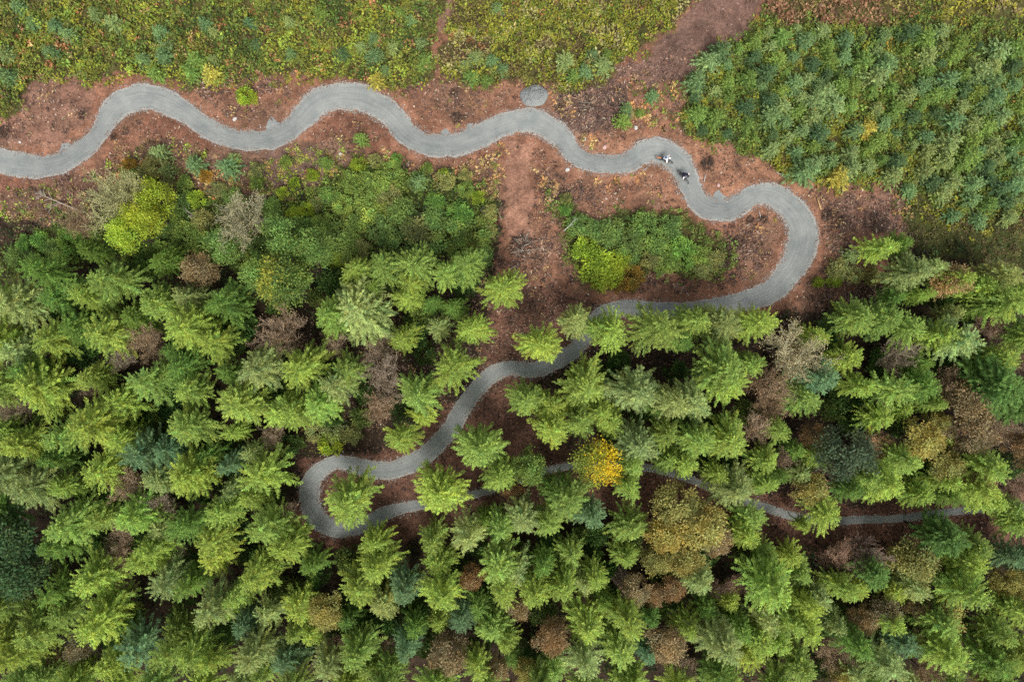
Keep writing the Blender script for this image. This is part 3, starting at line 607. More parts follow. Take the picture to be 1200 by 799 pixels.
def build_ground():
    xs = np.arange(-78, 78.01, .3); ys = np.arange(-58, 58.01, .3)
    # the sheet goes on far beyond the frame with wide steps
    xs = np.concatenate([[-400, -250, -150, -110, -90], xs, [90, 110, 150, 250, 400]]); ys = np.concatenate([[-400, -250, -150, -100, -75], ys, [75, 100, 150, 250, 400]])
    X, Y = np.meshgrid(xs, ys); nx, ny = len(xs), len(ys)
    Z = gz(X, Y)
    x, y = X.ravel(), Y.ravel()
    # uneven borders between the kinds of ground
    u = 600 + x * PXM + (fbm(x * .5, y * .5, 31) - .5) * 26 + (fbm(x * 2, y * 2, 33) - .5) * 9
    v = 399.5 - y * PXM + (fbm(x * .5, y * .5, 41) - .5) * 26 + (fbm(x * 2, y * 2, 43) - .5) * 9
    C = np.tile(np.array(SOIL['red']), (len(x), 1))
    n1 = fbm(x * .35, y * .35, 51)[:, None]; n2 = fbm(x * 1.6, y * 1.6, 53)[:, None]
    C = C * (1 - np.clip((n1 - .45) * 2.2, 0, .75)) + np.array(SOIL['duff']) * np.clip((n1 - .45) * 2.2, 0, .75)
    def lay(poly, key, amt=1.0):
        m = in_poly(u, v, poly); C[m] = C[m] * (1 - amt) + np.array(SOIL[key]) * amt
    for q in ('170 136 215 134 250 160 262 182 205 182 170 160', '385 138 415 132 450 145 468 168 420 172 380 160', '560 380 620 340 680 350 640 400 580 420', '0 205 80 215 120 205 70 225 0 232'): lay(P(q), 'wine', .7)
    lay(R_ORANGE, 'orange', .75); lay(R_TRACK, 'pale', .85); lay(R_TRACK2, 'track', .9)
    lay(P("30 90 90 85 112 110 105 150 60 168 0 172 0 140 28 135"), 'track', .55)
    lay(P("975 225 1055 225 1062 255 1040 275 985 275"), 'track', .6)
    lay(P("720 95 790 40 840 -40 900 -40 870 45 810 90 760 95"), 'purple', .7)
    lay(R_DARKPILE, 'purple', .8); lay(R_WEEDS, 'duff', .7); lay(R_YELLOWWEEDS, 'purple', .7)
    lay(R_LITTER, 'litter', .75); lay(R_FOREST, 'dark', .9); lay(R_FOREST2, 'dark', .9)  # forest floor near black: the canopy's shade is put into its colour
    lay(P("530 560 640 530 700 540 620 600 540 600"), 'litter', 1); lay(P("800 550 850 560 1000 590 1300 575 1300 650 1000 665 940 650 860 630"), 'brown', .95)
    lay(P("575 350 640 330 690 355 680 400 640 420 590 420 560 440 560 400"), 'brown', .8)
    lay(P("560 470 640 490 680 540 560 560 540 540"), 'litter', .9)
    for p in (R_FIELD_L, R_FIELD_M, R_PLANT, R_THICKET, R_ISLAND): lay(p, 'green', .85)
    lay(R_HEATH, 'green', .9)
    far = (y > 40) | ((np.abs(x) > 62) & (y > 8)) | (np.abs(x) > 80) | (y < -60)   # rough pasture round about
    C[far] = np.array(SOIL['green']) * 1.2; n2[far] = .5
    n3 = fbm(x * .9 + 7, y * .9, 57, 5)[:, None]; n3[far] = .5
    k = (.70 + .60 * n2) * (.46 + 1.08 * n3); C = C * k
    # the long wheel-worn lanes of the straight track keep to its length
    me = bpy.data.meshes.new('ground')
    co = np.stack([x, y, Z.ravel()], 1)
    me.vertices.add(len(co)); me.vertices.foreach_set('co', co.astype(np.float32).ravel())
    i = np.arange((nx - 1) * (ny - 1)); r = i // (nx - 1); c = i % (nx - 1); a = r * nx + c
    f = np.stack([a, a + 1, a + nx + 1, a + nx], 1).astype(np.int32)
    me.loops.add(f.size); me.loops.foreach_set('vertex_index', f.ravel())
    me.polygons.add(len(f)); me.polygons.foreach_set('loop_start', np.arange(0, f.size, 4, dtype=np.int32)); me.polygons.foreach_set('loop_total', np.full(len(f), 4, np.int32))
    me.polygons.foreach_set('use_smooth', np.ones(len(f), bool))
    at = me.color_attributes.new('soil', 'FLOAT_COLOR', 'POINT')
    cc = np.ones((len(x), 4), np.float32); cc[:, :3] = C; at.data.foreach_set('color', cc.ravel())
    me.update(calc_edges=True)
    m, t, ns, ln = nt('bare_soil')
    at = node(ns, 'ShaderNodeAttribute', attribute_name='soil'); tcn = ns.new('ShaderNodeTexCoord')
    nz = noise_tex(ns, ln, 2.2, 8, .72, tcn.outputs['Object']); nf = noise_tex(ns, ln, 9.0, 6, .7, tcn.outputs['Object'])
    c1 = _mix(ns, ln, 'MULTIPLY', 1.0, at.outputs['Color'], _mix(ns, ln, 'MIX', ramp(ns, ln, nz.outputs['Fac'], .3, .7), (.55, .52, .5, 1), (1.4, 1.38, 1.36, 1)))
    c2 = _mix(ns, ln, 'MULTIPLY', 1.0, c1, _mix(ns, ln, 'MIX', ramp(ns, ln, nf.outputs['Fac'], .32, .68), (.62, .6, .6, 1), (1.32, 1.3, 1.28, 1)))
    vo = ns.new('ShaderNodeTexVoronoi'); vo.inputs['Scale'].default_value = 5.5; ln.new(tcn.outputs['Object'], vo.inputs['Vector'])
    c3 = _mix(ns, ln, 'MIX', ramp(ns, ln, vo.outputs['Distance'], .10, .16, .45, 0), c2, (.42, .34, .28, 1))
    p = ns.new('ShaderNodeBsdfPrincipled'); ln.new(c3, p.inputs['Base Color']); p.inputs['Roughness'].default_value = .95; p.inputs['Specular IOR Level'].default_value = .15
    b = ns.new('ShaderNodeBump'); b.inputs['Strength'].default_value = .8; b.inputs['Distance'].default_value = .12
    ln.new(nz.outputs['Fac'], b.inputs['Height']); b2 = ns.new('ShaderNodeBump'); b2.inputs['Strength'].default_value = .6; b2.inputs['Distance'].default_value = .05
    ln.new(nf.outputs['Fac'], b2.inputs['Height']); ln.new(b.outputs[0], b2.inputs['Normal']); ln.new(b2.outputs[0], p.inputs['Normal'])
    o = ns.new('ShaderNodeOutputMaterial'); ln.new(p.outputs[0], o.inputs['Surface'])
    me.materials.append(m)
    tag(link('ground', me), kind='structure')
build_ground()

def build_path():
    n = len(TX); K = 11
    V = np.zeros((n, K, 3)); UV = np.zeros((n, K, 2))
    wl = TW * (1 + (fbm(TS * .9, TS * 0, 61) - .5) * .24 + (vnoise(TS * 3.5, TS * 0, 62) - .5) * .10)
    wr = TW * (1 + (fbm(TS * .9, TS * 0 + 9, 63) - .5) * .24 + (vnoise(TS * 3.5, TS * 0, 64) - .5) * .10)
    for k in range(K):
        f = -1 + 2 * k / (K - 1)
        w = np.where(f < 0, wr, wl) * f
        V[:, k, 0] = TX + TNX * w; V[:, k, 1] = TY + TNY * w
        edge = abs(f) > .99
        V[:, k, 2] = BANK * np.clip(w, -TW, TW) + (.012 if edge else .05 + .02 * (1 - f * f))
        UV[:, k, 0] = f; UV[:, k, 1] = TS
    idx = np.arange(n * K).reshape(n, K)
    f = np.stack([idx[:-1, :-1], idx[:-1, 1:], idx[1:, 1:], idx[1:, :-1]], -1).reshape(-1, 4)
    me = bpy.data.meshes.new('path'); me.from_pydata(V.reshape(-1, 3).tolist(), [], [tuple(q)[::-1] for q in f.tolist()])
    ul = me.uv_layers.new(name='along'); vi = np.zeros(len(me.loops), np.int32); me.loops.foreach_get('vertex_index', vi)
    ul.data.foreach_set('uv', UV.reshape(-1, 2)[vi].astype(np.float32).ravel())
    me.polygons.foreach_set('use_smooth', [True] * len(me.polygons))
    m = gravel_mat('path_gravel', True); me.materials.append(m)
    tag(link('path', me), kind='structure')
def gravel_mat(name, lanes):
    m, t, ns, ln = nt(name); tcn = ns.new('ShaderNodeTexCoord')
    nz = noise_tex(ns, ln, .55, 6, .65, tcn.outputs['Object']); nf = noise_tex(ns, ln, 16, 5, .75, tcn.outputs['Object'])
    c = _mix(ns, ln, 'MIX', ramp(ns, ln, nz.outputs['Fac'], .36, .64), (.225, .243, .240, 1), (.305, .320, .308, 1))
    c = _mix(ns, ln, 'MULTIPLY', 1.0, c, _mix(ns, ln, 'MIX', ramp(ns, ln, nf.outputs['Fac'], .3, .7), (.90, .90, .90, 1), (1.08, 1.08, 1.08, 1)))
    if lanes:                                                        # wheels have worn long smooth lanes
        mp = ns.new('ShaderNodeMapping'); ln.new(tcn.outputs['UV'], mp.inputs[0]); mp.inputs['Scale'].default_value = (4.5, .10, 1)
        ns_ = noise_tex(ns, ln, 1.6, 5, .6, mp.outputs[0])
        c = _mix(ns, ln, 'MULTIPLY', 1.0, c, _mix(ns, ln, 'MIX', ramp(ns, ln, ns_.outputs['Fac'], .34, .66), (.87, .87, .86, 1), (1.10, 1.10, 1.08, 1)))
        sx = ns.new('ShaderNodeSeparateXYZ'); ln.new(tcn.outputs['UV'], sx.inputs[0])
        ab = node(ns, 'ShaderNodeMath', operation='ABSOLUTE'); ln.new(sx.outputs[0], ab.inputs[0])
        e = node(ns, 'ShaderNodeMath', operation='ADD'); ln.new(ab.outputs[0], e.inputs[0])
        w2 = node(ns, 'ShaderNodeMath', operation='MULTIPLY'); ln.new(nf.outputs['Fac'], w2.inputs[0]); w2.inputs[1].default_value = .22; ln.new(w2.outputs[0], e.inputs[1])
        c = _mix(ns, ln, 'MIX', ramp(ns, ln, e.outputs[0], .86, 1.05, 0, .55), c, (.44, .415, .38, 1))   # loose pale grit along the sides
    p = ns.new('ShaderNodeBsdfPrincipled'); ln.new(c, p.inputs['Base Color']); p.inputs['Roughness'].default_value = .9; p.inputs['Specular IOR Level'].default_value = .2
    b = ns.new('ShaderNodeBump'); b.inputs['Strength'].default_value = .5; b.inputs['Distance'].default_value = .03
    ln.new(nf.outputs['Fac'], b.inputs['Height']); ln.new(b.outputs[0], p.inputs['Normal'])
    o = ns.new('ShaderNodeOutputMaterial'); ln.new(p.outputs[0], o.inputs['Surface'])
    return m
build_path()
M_GRAVEL = gravel_mat('heap_gravel', False)

# gravel spilled beside the path: thin aprons tucked under its edge
def apron(pts):
    c = np.mean(pts, 0); V = []; F = []
    x0, y0 = uv(*c); V.append((x0, y0, float(gz(x0, y0)) + .05))
    n = len(pts) * 4
    for i in range(n):
        a = i / 4; j = int(a); f = a - j
        p = np.array(pts[j]) * (1 - f) + np.array(pts[(j + 1) % len(pts)]) * f
        p = c + (p - c) * (1 + random.uniform(-.08, .08))
        x, y = uv(*p); V.append((x, y, float(gz(x, y)) + .015))
    for i in range(n): F.append((0, 1 + (i + 1) % n, 1 + i))
    me = bpy.data.meshes.new('gravel_apron'); me.from_pydata(V, [], F); me.materials.append(M_GRAVEL)
    tag(link('gravel_apron', me), kind='structure')
apron([(66, 182), (72, 168), (78, 167), (90, 172), (86, 182)]); apron([(310, 155), (313, 142), (318, 136), (324, 142), (334, 146), (328, 156)])
apron([(512, 160), (519, 152), (523, 150), (528, 157), (536, 160), (524, 164)]); apron([(834, 234), (838, 226), (842, 222), (848, 228), (856, 232), (846, 238)])
apron([(545, 153), (548, 145), (555, 144), (553, 150), (560, 154)])

# ------------------------------------------------------------------ gravel mound
def mound():
    bm = bmesh.new(); cx, cy = uv(626, 112, .4)
    rings, seg = 12, 48
    vs = []
    for i in range(rings + 1):
        t = i / rings; row = []
        for k in range(seg):
            a = 6.2832 * k / seg
            R = 1.42 * (1 + .05 * math.sin(2 * a + 1) + .04 * math.sin(5 * a)) * t
            z = .8 * (1 - t ** 1.6) ** 1.1 * (1 - .12 * math.exp(-t * 6)) + .2 * (random.random() - .5) * (1 - abs(2 * t - 1)) - (.08 if i == rings else 0)
            row.append(bm.verts.new((R * math.cos(a), R * math.sin(a) * .95, z)))
        vs.append(row)
    for i in range(rings):
        for k in range(seg):
            q = [vs[i][k], vs[i + 1][k], vs[i + 1][(k + 1) % seg], vs[i][(k + 1) % seg]]
            if i == 0:
                pass
            bm.faces.new(q)
    bmesh.ops.remove_doubles(bm, verts=bm.verts, dist=.0005)
    me = bpy.data.meshes.new('gravel_mound'); bm.to_mesh(me); bm.free(); me.materials.append(M_GRAVEL)
    o = link('gravel_mound', me, None, (cx, cy, float(gz(cx, cy)) - .02))
    tag(o, 'round grey mound of gravel on red soil just above the path', 'gravel mound')
mound()

# ------------------------------------------------------------------ ground plants and debris (uncountable)
def scatter(polys, n, seed, margin=0.9, exclude=(), jit=14, base_poly=True):
    rg = np.random.default_rng(seed)
    U, Vv = [], []
    got = 0
    for poly in polys:
        a = np.array(poly); lo = np.maximum(a.min(0), (-60, -60)); hi = np.minimum(a.max(0), (1260, 860))
        m = int(n * (hi[0] - lo[0]) * (hi[1] - lo[1]) / PXM ** 2)
        u = rg.uniform(lo[0], hi[0], m); v = rg.uniform(lo[1], hi[1], m)
        x = (u - 600) / PXM; y = (399.5 - v) / PXM
        ju = u + (fbm(x * .5, y * .5, 31) - .5) * 26 * jit / 14 + (fbm(x * 2, y * 2, 33) - .5) * 9; jv = v + (fbm(x * .5, y * .5, 41) - .5) * 26 * jit / 14 + (fbm(x * 2, y * 2, 43) - .5) * 9
        ju = ju + rg.normal(0, 4.5, len(u)); jv = jv + rg.normal(0, 4.5, len(u))
        k = in_poly(ju, jv, poly)
        for e in exclude: k &= ~in_poly(ju, jv, e)
        U.append(x[k]); Vv.append(y[k])
    x = np.concatenate(U); y = np.concatenate(Vv)
    D, off, I = path_near(x, y)
    k = D > TW[I] + margin
    return x[k], y[k], rg
def palette(rg, n, cols, weights, var=.22):
    c = np.array(cols)[rg.choice(len(cols), n, p=np.array(weights) / sum(weights))]
    return c * np.clip(rg.normal(1, var, n), .4, 1.8)[:, None] * (1 + rg.normal(0, .05, (n, 3)))
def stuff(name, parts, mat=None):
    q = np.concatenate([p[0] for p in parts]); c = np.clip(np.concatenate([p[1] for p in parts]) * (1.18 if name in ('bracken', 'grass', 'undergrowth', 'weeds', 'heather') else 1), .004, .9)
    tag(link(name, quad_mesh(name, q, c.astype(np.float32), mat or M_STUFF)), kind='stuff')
def carpet(polys, n, seed, size, hmax, cols, weights, exclude=(), patch=0.0, spiky=.0, margin=.5, thin=0, hum=.9, tvar=.26, svar=.22):
    """a carpet of leaves whose top rises and falls in hummocks"""
    cl = 9                                                           # leaves stand together in tufts
    x, y, rg = scatter(polys, n / cl, seed, margin, exclude)
    if thin > 0:
        k = fbm(x * .7, y * .7, seed + 5) + (vnoise(x * 3, y * 3, seed + 6) - .5) * .3 > thin
        x, y = x[k], y[k]
    nt_ = len(x); reps = rg.integers(4, 15, nt_); who = np.repeat(np.arange(nt_), reps)
    ctone = np.clip(rg.normal(1, tvar, nt_), .35, 1.9)[who]; crise = rg.uniform(.45, 1.15, nt_)[who]; csel = rg.normal(0, svar, nt_)[who]
    rr = size * .75 * rg.random(len(who)) ** .5; ra = rg.uniform(0, 6.283, len(who))
    cx, cy = x[who], y[who]
    x = cx + rr * np.cos(ra); y = cy + rr * np.sin(ra)
    m = len(x)
    hm = np.clip((fbm(x * hum, y * hum, seed + 1, 3) - .22) * 1.9, .05, 1.1) * hmax
    z = gz(x, y) + hm * crise * rg.uniform(.45, 1, m) ** .6
    a = ra + rg.normal(0, .5, m)
    d = np.stack([np.cos(a), np.sin(a), rg.normal(spiky, .35, m)], 1)
    L = size * rg.uniform(.6, 1.5, m)
    q = leaves(np.stack([x, y, z], 1), d, L, L * rg.uniform(.3, .6, m), .4, rg)
    # patches of one plant kind: the palette index follows low noise
    w = np.array(weights, float)
    sel = np.clip(fbm(x * .33, y * .33, seed + 2) * 1.9 - .45 + csel + rg.normal(0, .05, m), 0, .999)
    cum = np.cumsum(w) / w.sum(); idx = np.searchsorted(cum, sel)
    c = np.array(cols)[np.clip(idx, 0, len(cols) - 1)]
    c = c * (ctone * np.clip(rg.normal(1, .14, m), .5, 1.6))[:, None] * (1 + rg.normal(0, .05, (m, 3)))
    return q, c
GRN, DGR, YEL, OLV, RST, STR, BRN, LIM, MOSS = (.145, .21, .04), (.075, .125, .03), (.32, .31, .04), (.21, .20, .05), (.36, .17, .07), (.52, .36, .16), (.14, .09, .05), (.28, .37, .055), (.27, .28, .035)
stuff('bracken', [
    carpet([R_FIELD_L], 26, 107, .26, 1.7, [(.19, .30, .05), LIM, GRN, YEL, (.16, .25, .05), OLV], [2, 1.6, 2, 1.6, 2, 1], thin=.5, hum=.55),
    carpet([R_FIELD_L], 88, 101, .24, 1.0, [DGR, BRN, GRN, OLV, (.20, .24, .04), YEL, LIM], [1.6, 1, 3, 2, 3, 2.4, 1.2]),
    carpet([R_FIELD_L], 9, 102, .26, 1.15, [RST, STR, (.48, .22, .10), (.25, .12, .06)], [2, 1.4, 2, 1.5], thin=.44),
    carpet([P("0 60 60 85 110 88 220 92 300 88 340 78 420 92 500 92 500 104 300 100 100 100 0 95")], 35, 103, .22, .35, [MOSS, YEL, GRN, OLV], [2, 2, 1, 1]),
    carpet([R_RUST], 60, 104, .27, .5, [(.27, .14, .08), (.36, .21, .12), BRN, OLV, (.30, .26, .08)], [3, 2, 1.2, 1.2, 1.2], spiky=.2),
    carpet([R_DRYFERN, P("640 105 680 108 675 135 655 138"), P("130 180 180 185 160 215 130 205"), P("675 160 700 158 705 180 680 180"), P("1040 225 1062 225 1072 262 1050 268"), P("215 195 280 190 270 230 225 235"), P("130 185 175 195 160 215 120 210"), P("560 190 590 165 590 210 570 240"), P("625 190 650 195 660 240 636 250"), P("400 180 450 185 560 195 575 215 520 205 440 190"), P("720 185 760 205 740 225 700 215"), P("880 255 905 262 900 280 870 275"), P("960 200 990 215 985 232 955 225")], 36, 105, .28, .3, [STR, (.5, .26, .1), GRN, BRN, (.58, .38, .16)], [3, 2, 1, 1, 2], thin=.42, spiky=.2),
    carpet([P("720 100 800 95 812 150 730 150")], 26, 106, .24, .4, [GRN, LIM, STR, (.5, .28, .12)], [2, 1, 2.4, 1.6], thin=.46)])
stuff('grass', [
    carpet([R_FIELD_M], 22, 114, .28, 1.2, [MOSS, (.34, .36, .06), GRN, (.42, .38, .15)], [2, 2, 1, 1.4], thin=.52, hum=.5, spiky=.3),
    carpet([R_FIELD_M], 105, 111, .24, .8, [OLV, BRN, MOSS, GRN, YEL, (.38, .35, .14), BRN], [2, 1.3, 1.6, 1.2, 1.5, 1.8, .9], spiky=.3, tvar=.17, svar=.12),
    carpet([R_FIELD_M], 6, 112, .28, .7, [RST, STR], [2, 2], thin=.55),
    carpet([R_GRASSCORNER], 40, 113, .34, .35, [(.34, .27, .13), OLV, YEL], [3, 1, 1], spiky=.3)])
stuff('undergrowth', [
    carpet([R_PLANT], 22, 129, .24, 1.1, [GRN, (.17, .27, .05), (.13, .22, .06), MOSS], [2, 2, 2, 1], exclude=(R_RUST, R_HEATH, R_GRASSCORNER), thin=.47, hum=.6),
    carpet([P('1060 235 1130 248 1165 258 1300 240 1300 262 1165 280 1100 275 1062 262')], 30, 130, .22, .5, [MOSS, YEL, OLV], [2, 1, 1], thin=.42),
    carpet([R_PLANT], 80, 121, .24, .7, [DGR, (.22, .25, .04), GRN, DGR, (.26, .27, .045), OLV, MOSS], [1.5, 2, 3, 1, 2, 1, 1.6], tvar=.2, svar=.15, exclude=(R_RUST, R_HEATH, R_GRASSCORNER)),
    carpet([R_PLANT], 3, 122, .26, .6, [(.5, .3, .05), RST], [2, 1], exclude=(R_RUST, R_HEATH), thin=.58),
    carpet([P("800 130 815 95 840 65 900 70 905 165 890 180 830 165")], 30, 123, .2, 1.0, [GRN, DGR, (.16, .17, .05), (.10, .18, .06)], [2, 2, 1.5, 2]),
    carpet([R_THICKET, R_ISLAND], 60, 124, .2, .9, [DGR, GRN, (.17, .27, .05), OLV, GRN], [1, 2, 2, 1, 1]),
    carpet([R_FOREST, R_FOREST2], 12, 126, .3, 1.4, [(.03, .05, .015), (.045, .07, .02), (.06, .09, .025), (.04, .035, .02)], [2, 2, 1, 1], exclude=(R_LITTER,), thin=.42),  # plants in the forest gaps, shade under the crowns painted into their greens
    carpet([P("395 215 440 195 480 205 470 245 430 262 395 250")], 60, 127, .22, 1.1, [(.21, .29, .05), GRN, (.26, .33, .06)], [2, 1, 1], spiky=.4),
    carpet([P("890 185 930 205 985 216 1045 214 1060 232 1050 200 960 190 900 170"), P("1060 225 1130 245 1120 262 1075 260")], 50, 128, .2, .6, [YEL, MOSS, (.45, .33, .05), OLV], [2, 2, 1, 1], thin=.35),
    carpet([P("100 300 400 285 560 300 580 330 540 330 300 345 100 345")], 22, 125, .2, .8, [DGR, DGR, GRN], [2, 2, 1])])
stuff('heather', [carpet([R_HEATH], 95, 131, .17, .45, [(.10, .085, .035), (.15, .135, .05), (.08, .09, .03), (.19, .16, .06), (.13, .08, .045)], [2, 2, 2, 1, 1], hum=1.6)])
stuff('weeds', [
    carpet([R_WEEDS], 40, 141, .22, .4, [GRN, LIM, OLV, STR, BRN], [2.4, 2.4, 2, 1.5, 2], thin=.45),
    carpet([R_WEEDS], 14, 148, .24, .25, [(.5, .3, .13), BRN, STR, (.4, .2, .1)], [2, 1, 1, 1], thin=.55),
    carpet([R_YELLOWWEEDS], 46, 142, .20, .28, [LIM, (.40, .40, .10), GRN, (.38, .34, .06)], [3, 2, 1, 2], thin=.42),
    carpet([P("0 225 70 215 130 225 90 262 0 270"), P("60 260 100 270 90 300 40 310 10 290")], 20, 143, .22, .35, [GRN, BRN, OLV, STR, (.12, .25, .05)], [2, 2, 1, 1, 2], thin=.44),
    carpet([P("270 90 340 84 420 98 470 106 520 100 560 108 640 108 560 140 500 150 470 120 400 95 340 110 330 140 280 140 240 120")], 7, 144, .17, .14, [OLV, LIM, BRN, GRN], [2, 1, 2, 1], thin=.5, margin=.3),
    carpet([P("650 205 690 205 740 215 790 205 830 260 800 262 740 250 690 255 660 235"), P("830 250 920 255 920 300 880 330 840 300")], 4, 145, .18, .15, [OLV, STR, BRN, YEL], [1, 2, 2, 1], thin=.5, margin=.3),
    carpet([P("960 290 1050 280 1060 330 980 340")], 12, 146, .2, .3, [OLV, BRN, GRN, STR], [2, 2, 1, 1], thin=.5),
    carpet([P("350 500 430 490 430 525 380 535 350 525")], 30, 147, .2, .3, [OLV, BRN, GRN], [2, 2, 1], thin=.4)])

def sticks(polys, n, seed, size, cols, weights, exclude=(), thin=0, wd=.09, margin=.15, up=.06):
    x, y, rg = scatter(polys, n, seed, margin, exclude)
    if thin > 0:
        k = fbm(x * .8, y * .8, seed + 5) + rg.normal(0, .07, len(x)) > thin; x, y = x[k], y[k]
    m = len(x); a = rg.uniform(0, 6.283, m)
    d = np.stack([np.cos(a), np.sin(a), rg.normal(0, .12, m)], 1)
    L = size * rg.uniform(.4, 1.8, m) ** 1.2
    q = leaves(np.stack([x, y, gz(x, y) + up * rg.uniform(.3, 1.4, m)], 1), d, L, np.clip(L * wd * rg.uniform(.7, 2.2, m), .02, .2), .5, rg)
    return q, palette(rg, m, cols, weights, .3)
OPEN = P("-40 60 1060 60 1080 330 1000 360 700 420 560 470 380 520 300 300 0 280 -40 270")
VEG = (R_FIELD_L, R_FIELD_M, R_PLANT, R_THICKET, R_ISLAND, R_TRACK)
WOOD = [(.16, .10, .075), (.34, .24, .18), (.50, .40, .31), (.09, .06, .05), (.42, .25, .15)]
ROUGH = [(.13, .075, .055), (.09, .06, .05), (.20, .12, .085), (.16, .10, .08)]
stuff('debris', [
    carpet([OPEN], 18, 161, .20, .34, ROUGH, [2, 2, 1, 1], exclude=VEG, thin=.505, margin=1.1, hum=1.4),
    carpet([OPEN], 8, 162, .19, .26, [STR, (.44, .26, .12), (.5, .38, .2), BRN], [2, 2, 1, 1.6], exclude=VEG, thin=.51, margin=1.0),
    carpet([R_DARKPILE, P("140 290 180 290 180 340 140 340"), P("640 200 700 215 690 250 640 262"), P("596 285 660 275 660 310 596 320"), P("960 230 1010 230 1000 300 955 300"), P("1015 240 1050 245 1050 275 1010 275"), P("835 255 905 245 890 305 835 315"), P("215 88 340 86 335 112 215 112"), P("945 320 1050 335 1020 390 945 390"), P("720 300 860 310 850 335 720 345"), P("60 215 140 200 120 250 40 270"), P("585 200 592 290 575 290 570 210")], 26, 163, .24, .5, ROUGH + [(.3, .19, .13)], [2, 2, 1, 1, 1], thin=.42, margin=.5, hum=1.4),
    sticks([OPEN], 9, 151, .20, WOOD, [3, 3, 1.2, 3, 2], VEG, thin=.42),
    sticks([OPEN], 3.5, 152, .12, WOOD, [2, 2, 2, 2, 2], VEG, wd=.6),
    sticks([R_DARKPILE, P("140 300 180 300 180 340 140 340"), P("630 215 670 215 660 262 636 262"), P("600 280 650 275 650 320 600 325"), P("960 235 1000 235 1000 300 960 300"), P("1015 235 1050 240 1055 275 1010 275"), P("840 255 900 250 890 300 845 305"), P("220 88 330 88 330 110 220 108"), P("640 55 735 90 720 150 660 110"), P("955 330 1040 340 1020 385 955 385")], 34, 153, .30, WOOD, [4, 2, 1, 4, 1], wd=.13, up=.15, thin=.35),
    sticks([P("575 330 640 320 680 355 640 420 560 460 540 440"), P("390 525 500 500 540 540 420 600 380 590")], 7, 154, .22, WOOD, [3, 2, .7, 3, 1], wd=.1),
    sticks([R_LITTER], 14, 155, .22, [(.10, .055, .04), (.15, .08, .055), (.05, .035, .028), (.20, .12, .085)], [3, 3, 3, 1], VEG, wd=.35),
    sticks([R_VERGE], 14, 160, .22, [(.20, .10, .07), (.15, .08, .055), (.08, .05, .04), (.28, .17, .12)], [3, 3, 2, 1], VEG, wd=.35),
    sticks([R_FOREST, R_FOREST2], 3, 158, .22, [(.05, .035, .025), (.08, .05, .035), (.03, .025, .02)], [3, 3, 3], VEG, wd=.35),
    sticks([OPEN], 26, 159, .17, WOOD, [4, 2.4, .8, 4, 1.5], VEG, thin=.47, wd=.22, margin=1.0, up=.1),
    sticks([R_TRACK2, P("720 95 790 40 840 -40 900 -40 870 45 810 90 760 95")], 9, 156, .2, WOOD, [2, 2, 1, 2, 1])], M_DEBRIS)

def edge_crumbs():
    rg = np.random.default_rng(171); n = 15000
    i = rg.integers(2, len(TX) - 2, n); side = rg.choice((-1, 1), n); w = TW[i]
    f = 1 + rg.normal(.0, .5, n) * .34 / w                               # most lie close to the edge, a few stray
    j = rg.uniform(0, 1, n)
    x = TX[i] * (1 - j) + TX[i + 1] * j + TNX[i] * side * w * f; y = TY[i] * (1 - j) + TY[i + 1] * j + TNY[i] * side * w * f
    onpath = f < 1
    D, off, I = path_near(x, y); z = gz(x, y) + np.where(D < TW[I], .085, .03)
    a = rg.uniform(0, 6.283, n); L = rg.uniform(.04, .15, n)
    q = leaves(np.stack([x, y, z], 1), np.stack([np.cos(a), np.sin(a), np.zeros(n)], 1), L, L * .8, .25, rg)
    soil = palette(rg, n, [(.26, .15, .10), (.19, .11, .08), (.33, .21, .15)], [2, 1, 1]); grit = palette(rg, n, [(.30, .31, .30), (.40, .39, .37), (.24, .24, .23)], [2, 1, 1])
    pick = (rg.random(n) < np.where(onpath, .55, .25))[:, None]
    stuff('loose_grit', [(q, np.where(pick, soil, grit))], M_DEBRIS)
edge_crumbs()

# ------------------------------------------------------------------ all the plants
for i, (u, v, r, c) in enumerate(cat):
    plant(i, u, v, r, c)

# ------------------------------------------------------------------ stones, logs, branches, brush
def stone(u, v, r, mat, label, seed):
    rg = random.Random(seed); bm = bmesh.new(); bmesh.ops.create_icosphere(bm, subdivisions=2, radius=r)
    for w in bm.verts:
        w.co *= 1 + rg.uniform(-.16, .16); w.co.z *= .6; w.co.x *= 1.25
    me = bpy.data.meshes.new('stone'); bm.to_mesh(me); bm.free(); me.materials.append(mat)
    x, y = uv(u, v); o = link('stone', me, None, (x, y, float(gz(x, y)) + r * .3)); o.rotation_euler = (0, 0, rg.uniform(0, 6))
    tag(o, label, 'stone', 'pale stones on the bare soil')
stone(275, 140, .2, M_STONE, 'white block of stone on soil below the lime-green shrub', 1)
stone(685, 163, .19, M_STONE, 'white stone beside the dry yellow ferns above the path', 2)
stone(708.5, 172.5, .19, M_PINK, 'pink stone at the upper edge of the path', 3)
stone(665, 199.5, .2, M_STONE, 'oval white stone on soil below the path dip', 4)
stone(399, 180.5, .18, M_STONE, 'small white stone beside the yellow weeds', 5)
stone(842, 217, .16, M_PINK, 'small pinkish stone above the gravel spill by the last dip', 6)
stone(745, 150, .2, M_STONE, 'grey-white stone at the foot of the dry ferns', 7)
stone(175, 193.5, .12, M_STONE, 'tiny white stone on red soil inside the first crest', 8)
stone(24, 167, .13, M_STONE, 'tiny white stone above the path at its start', 9)
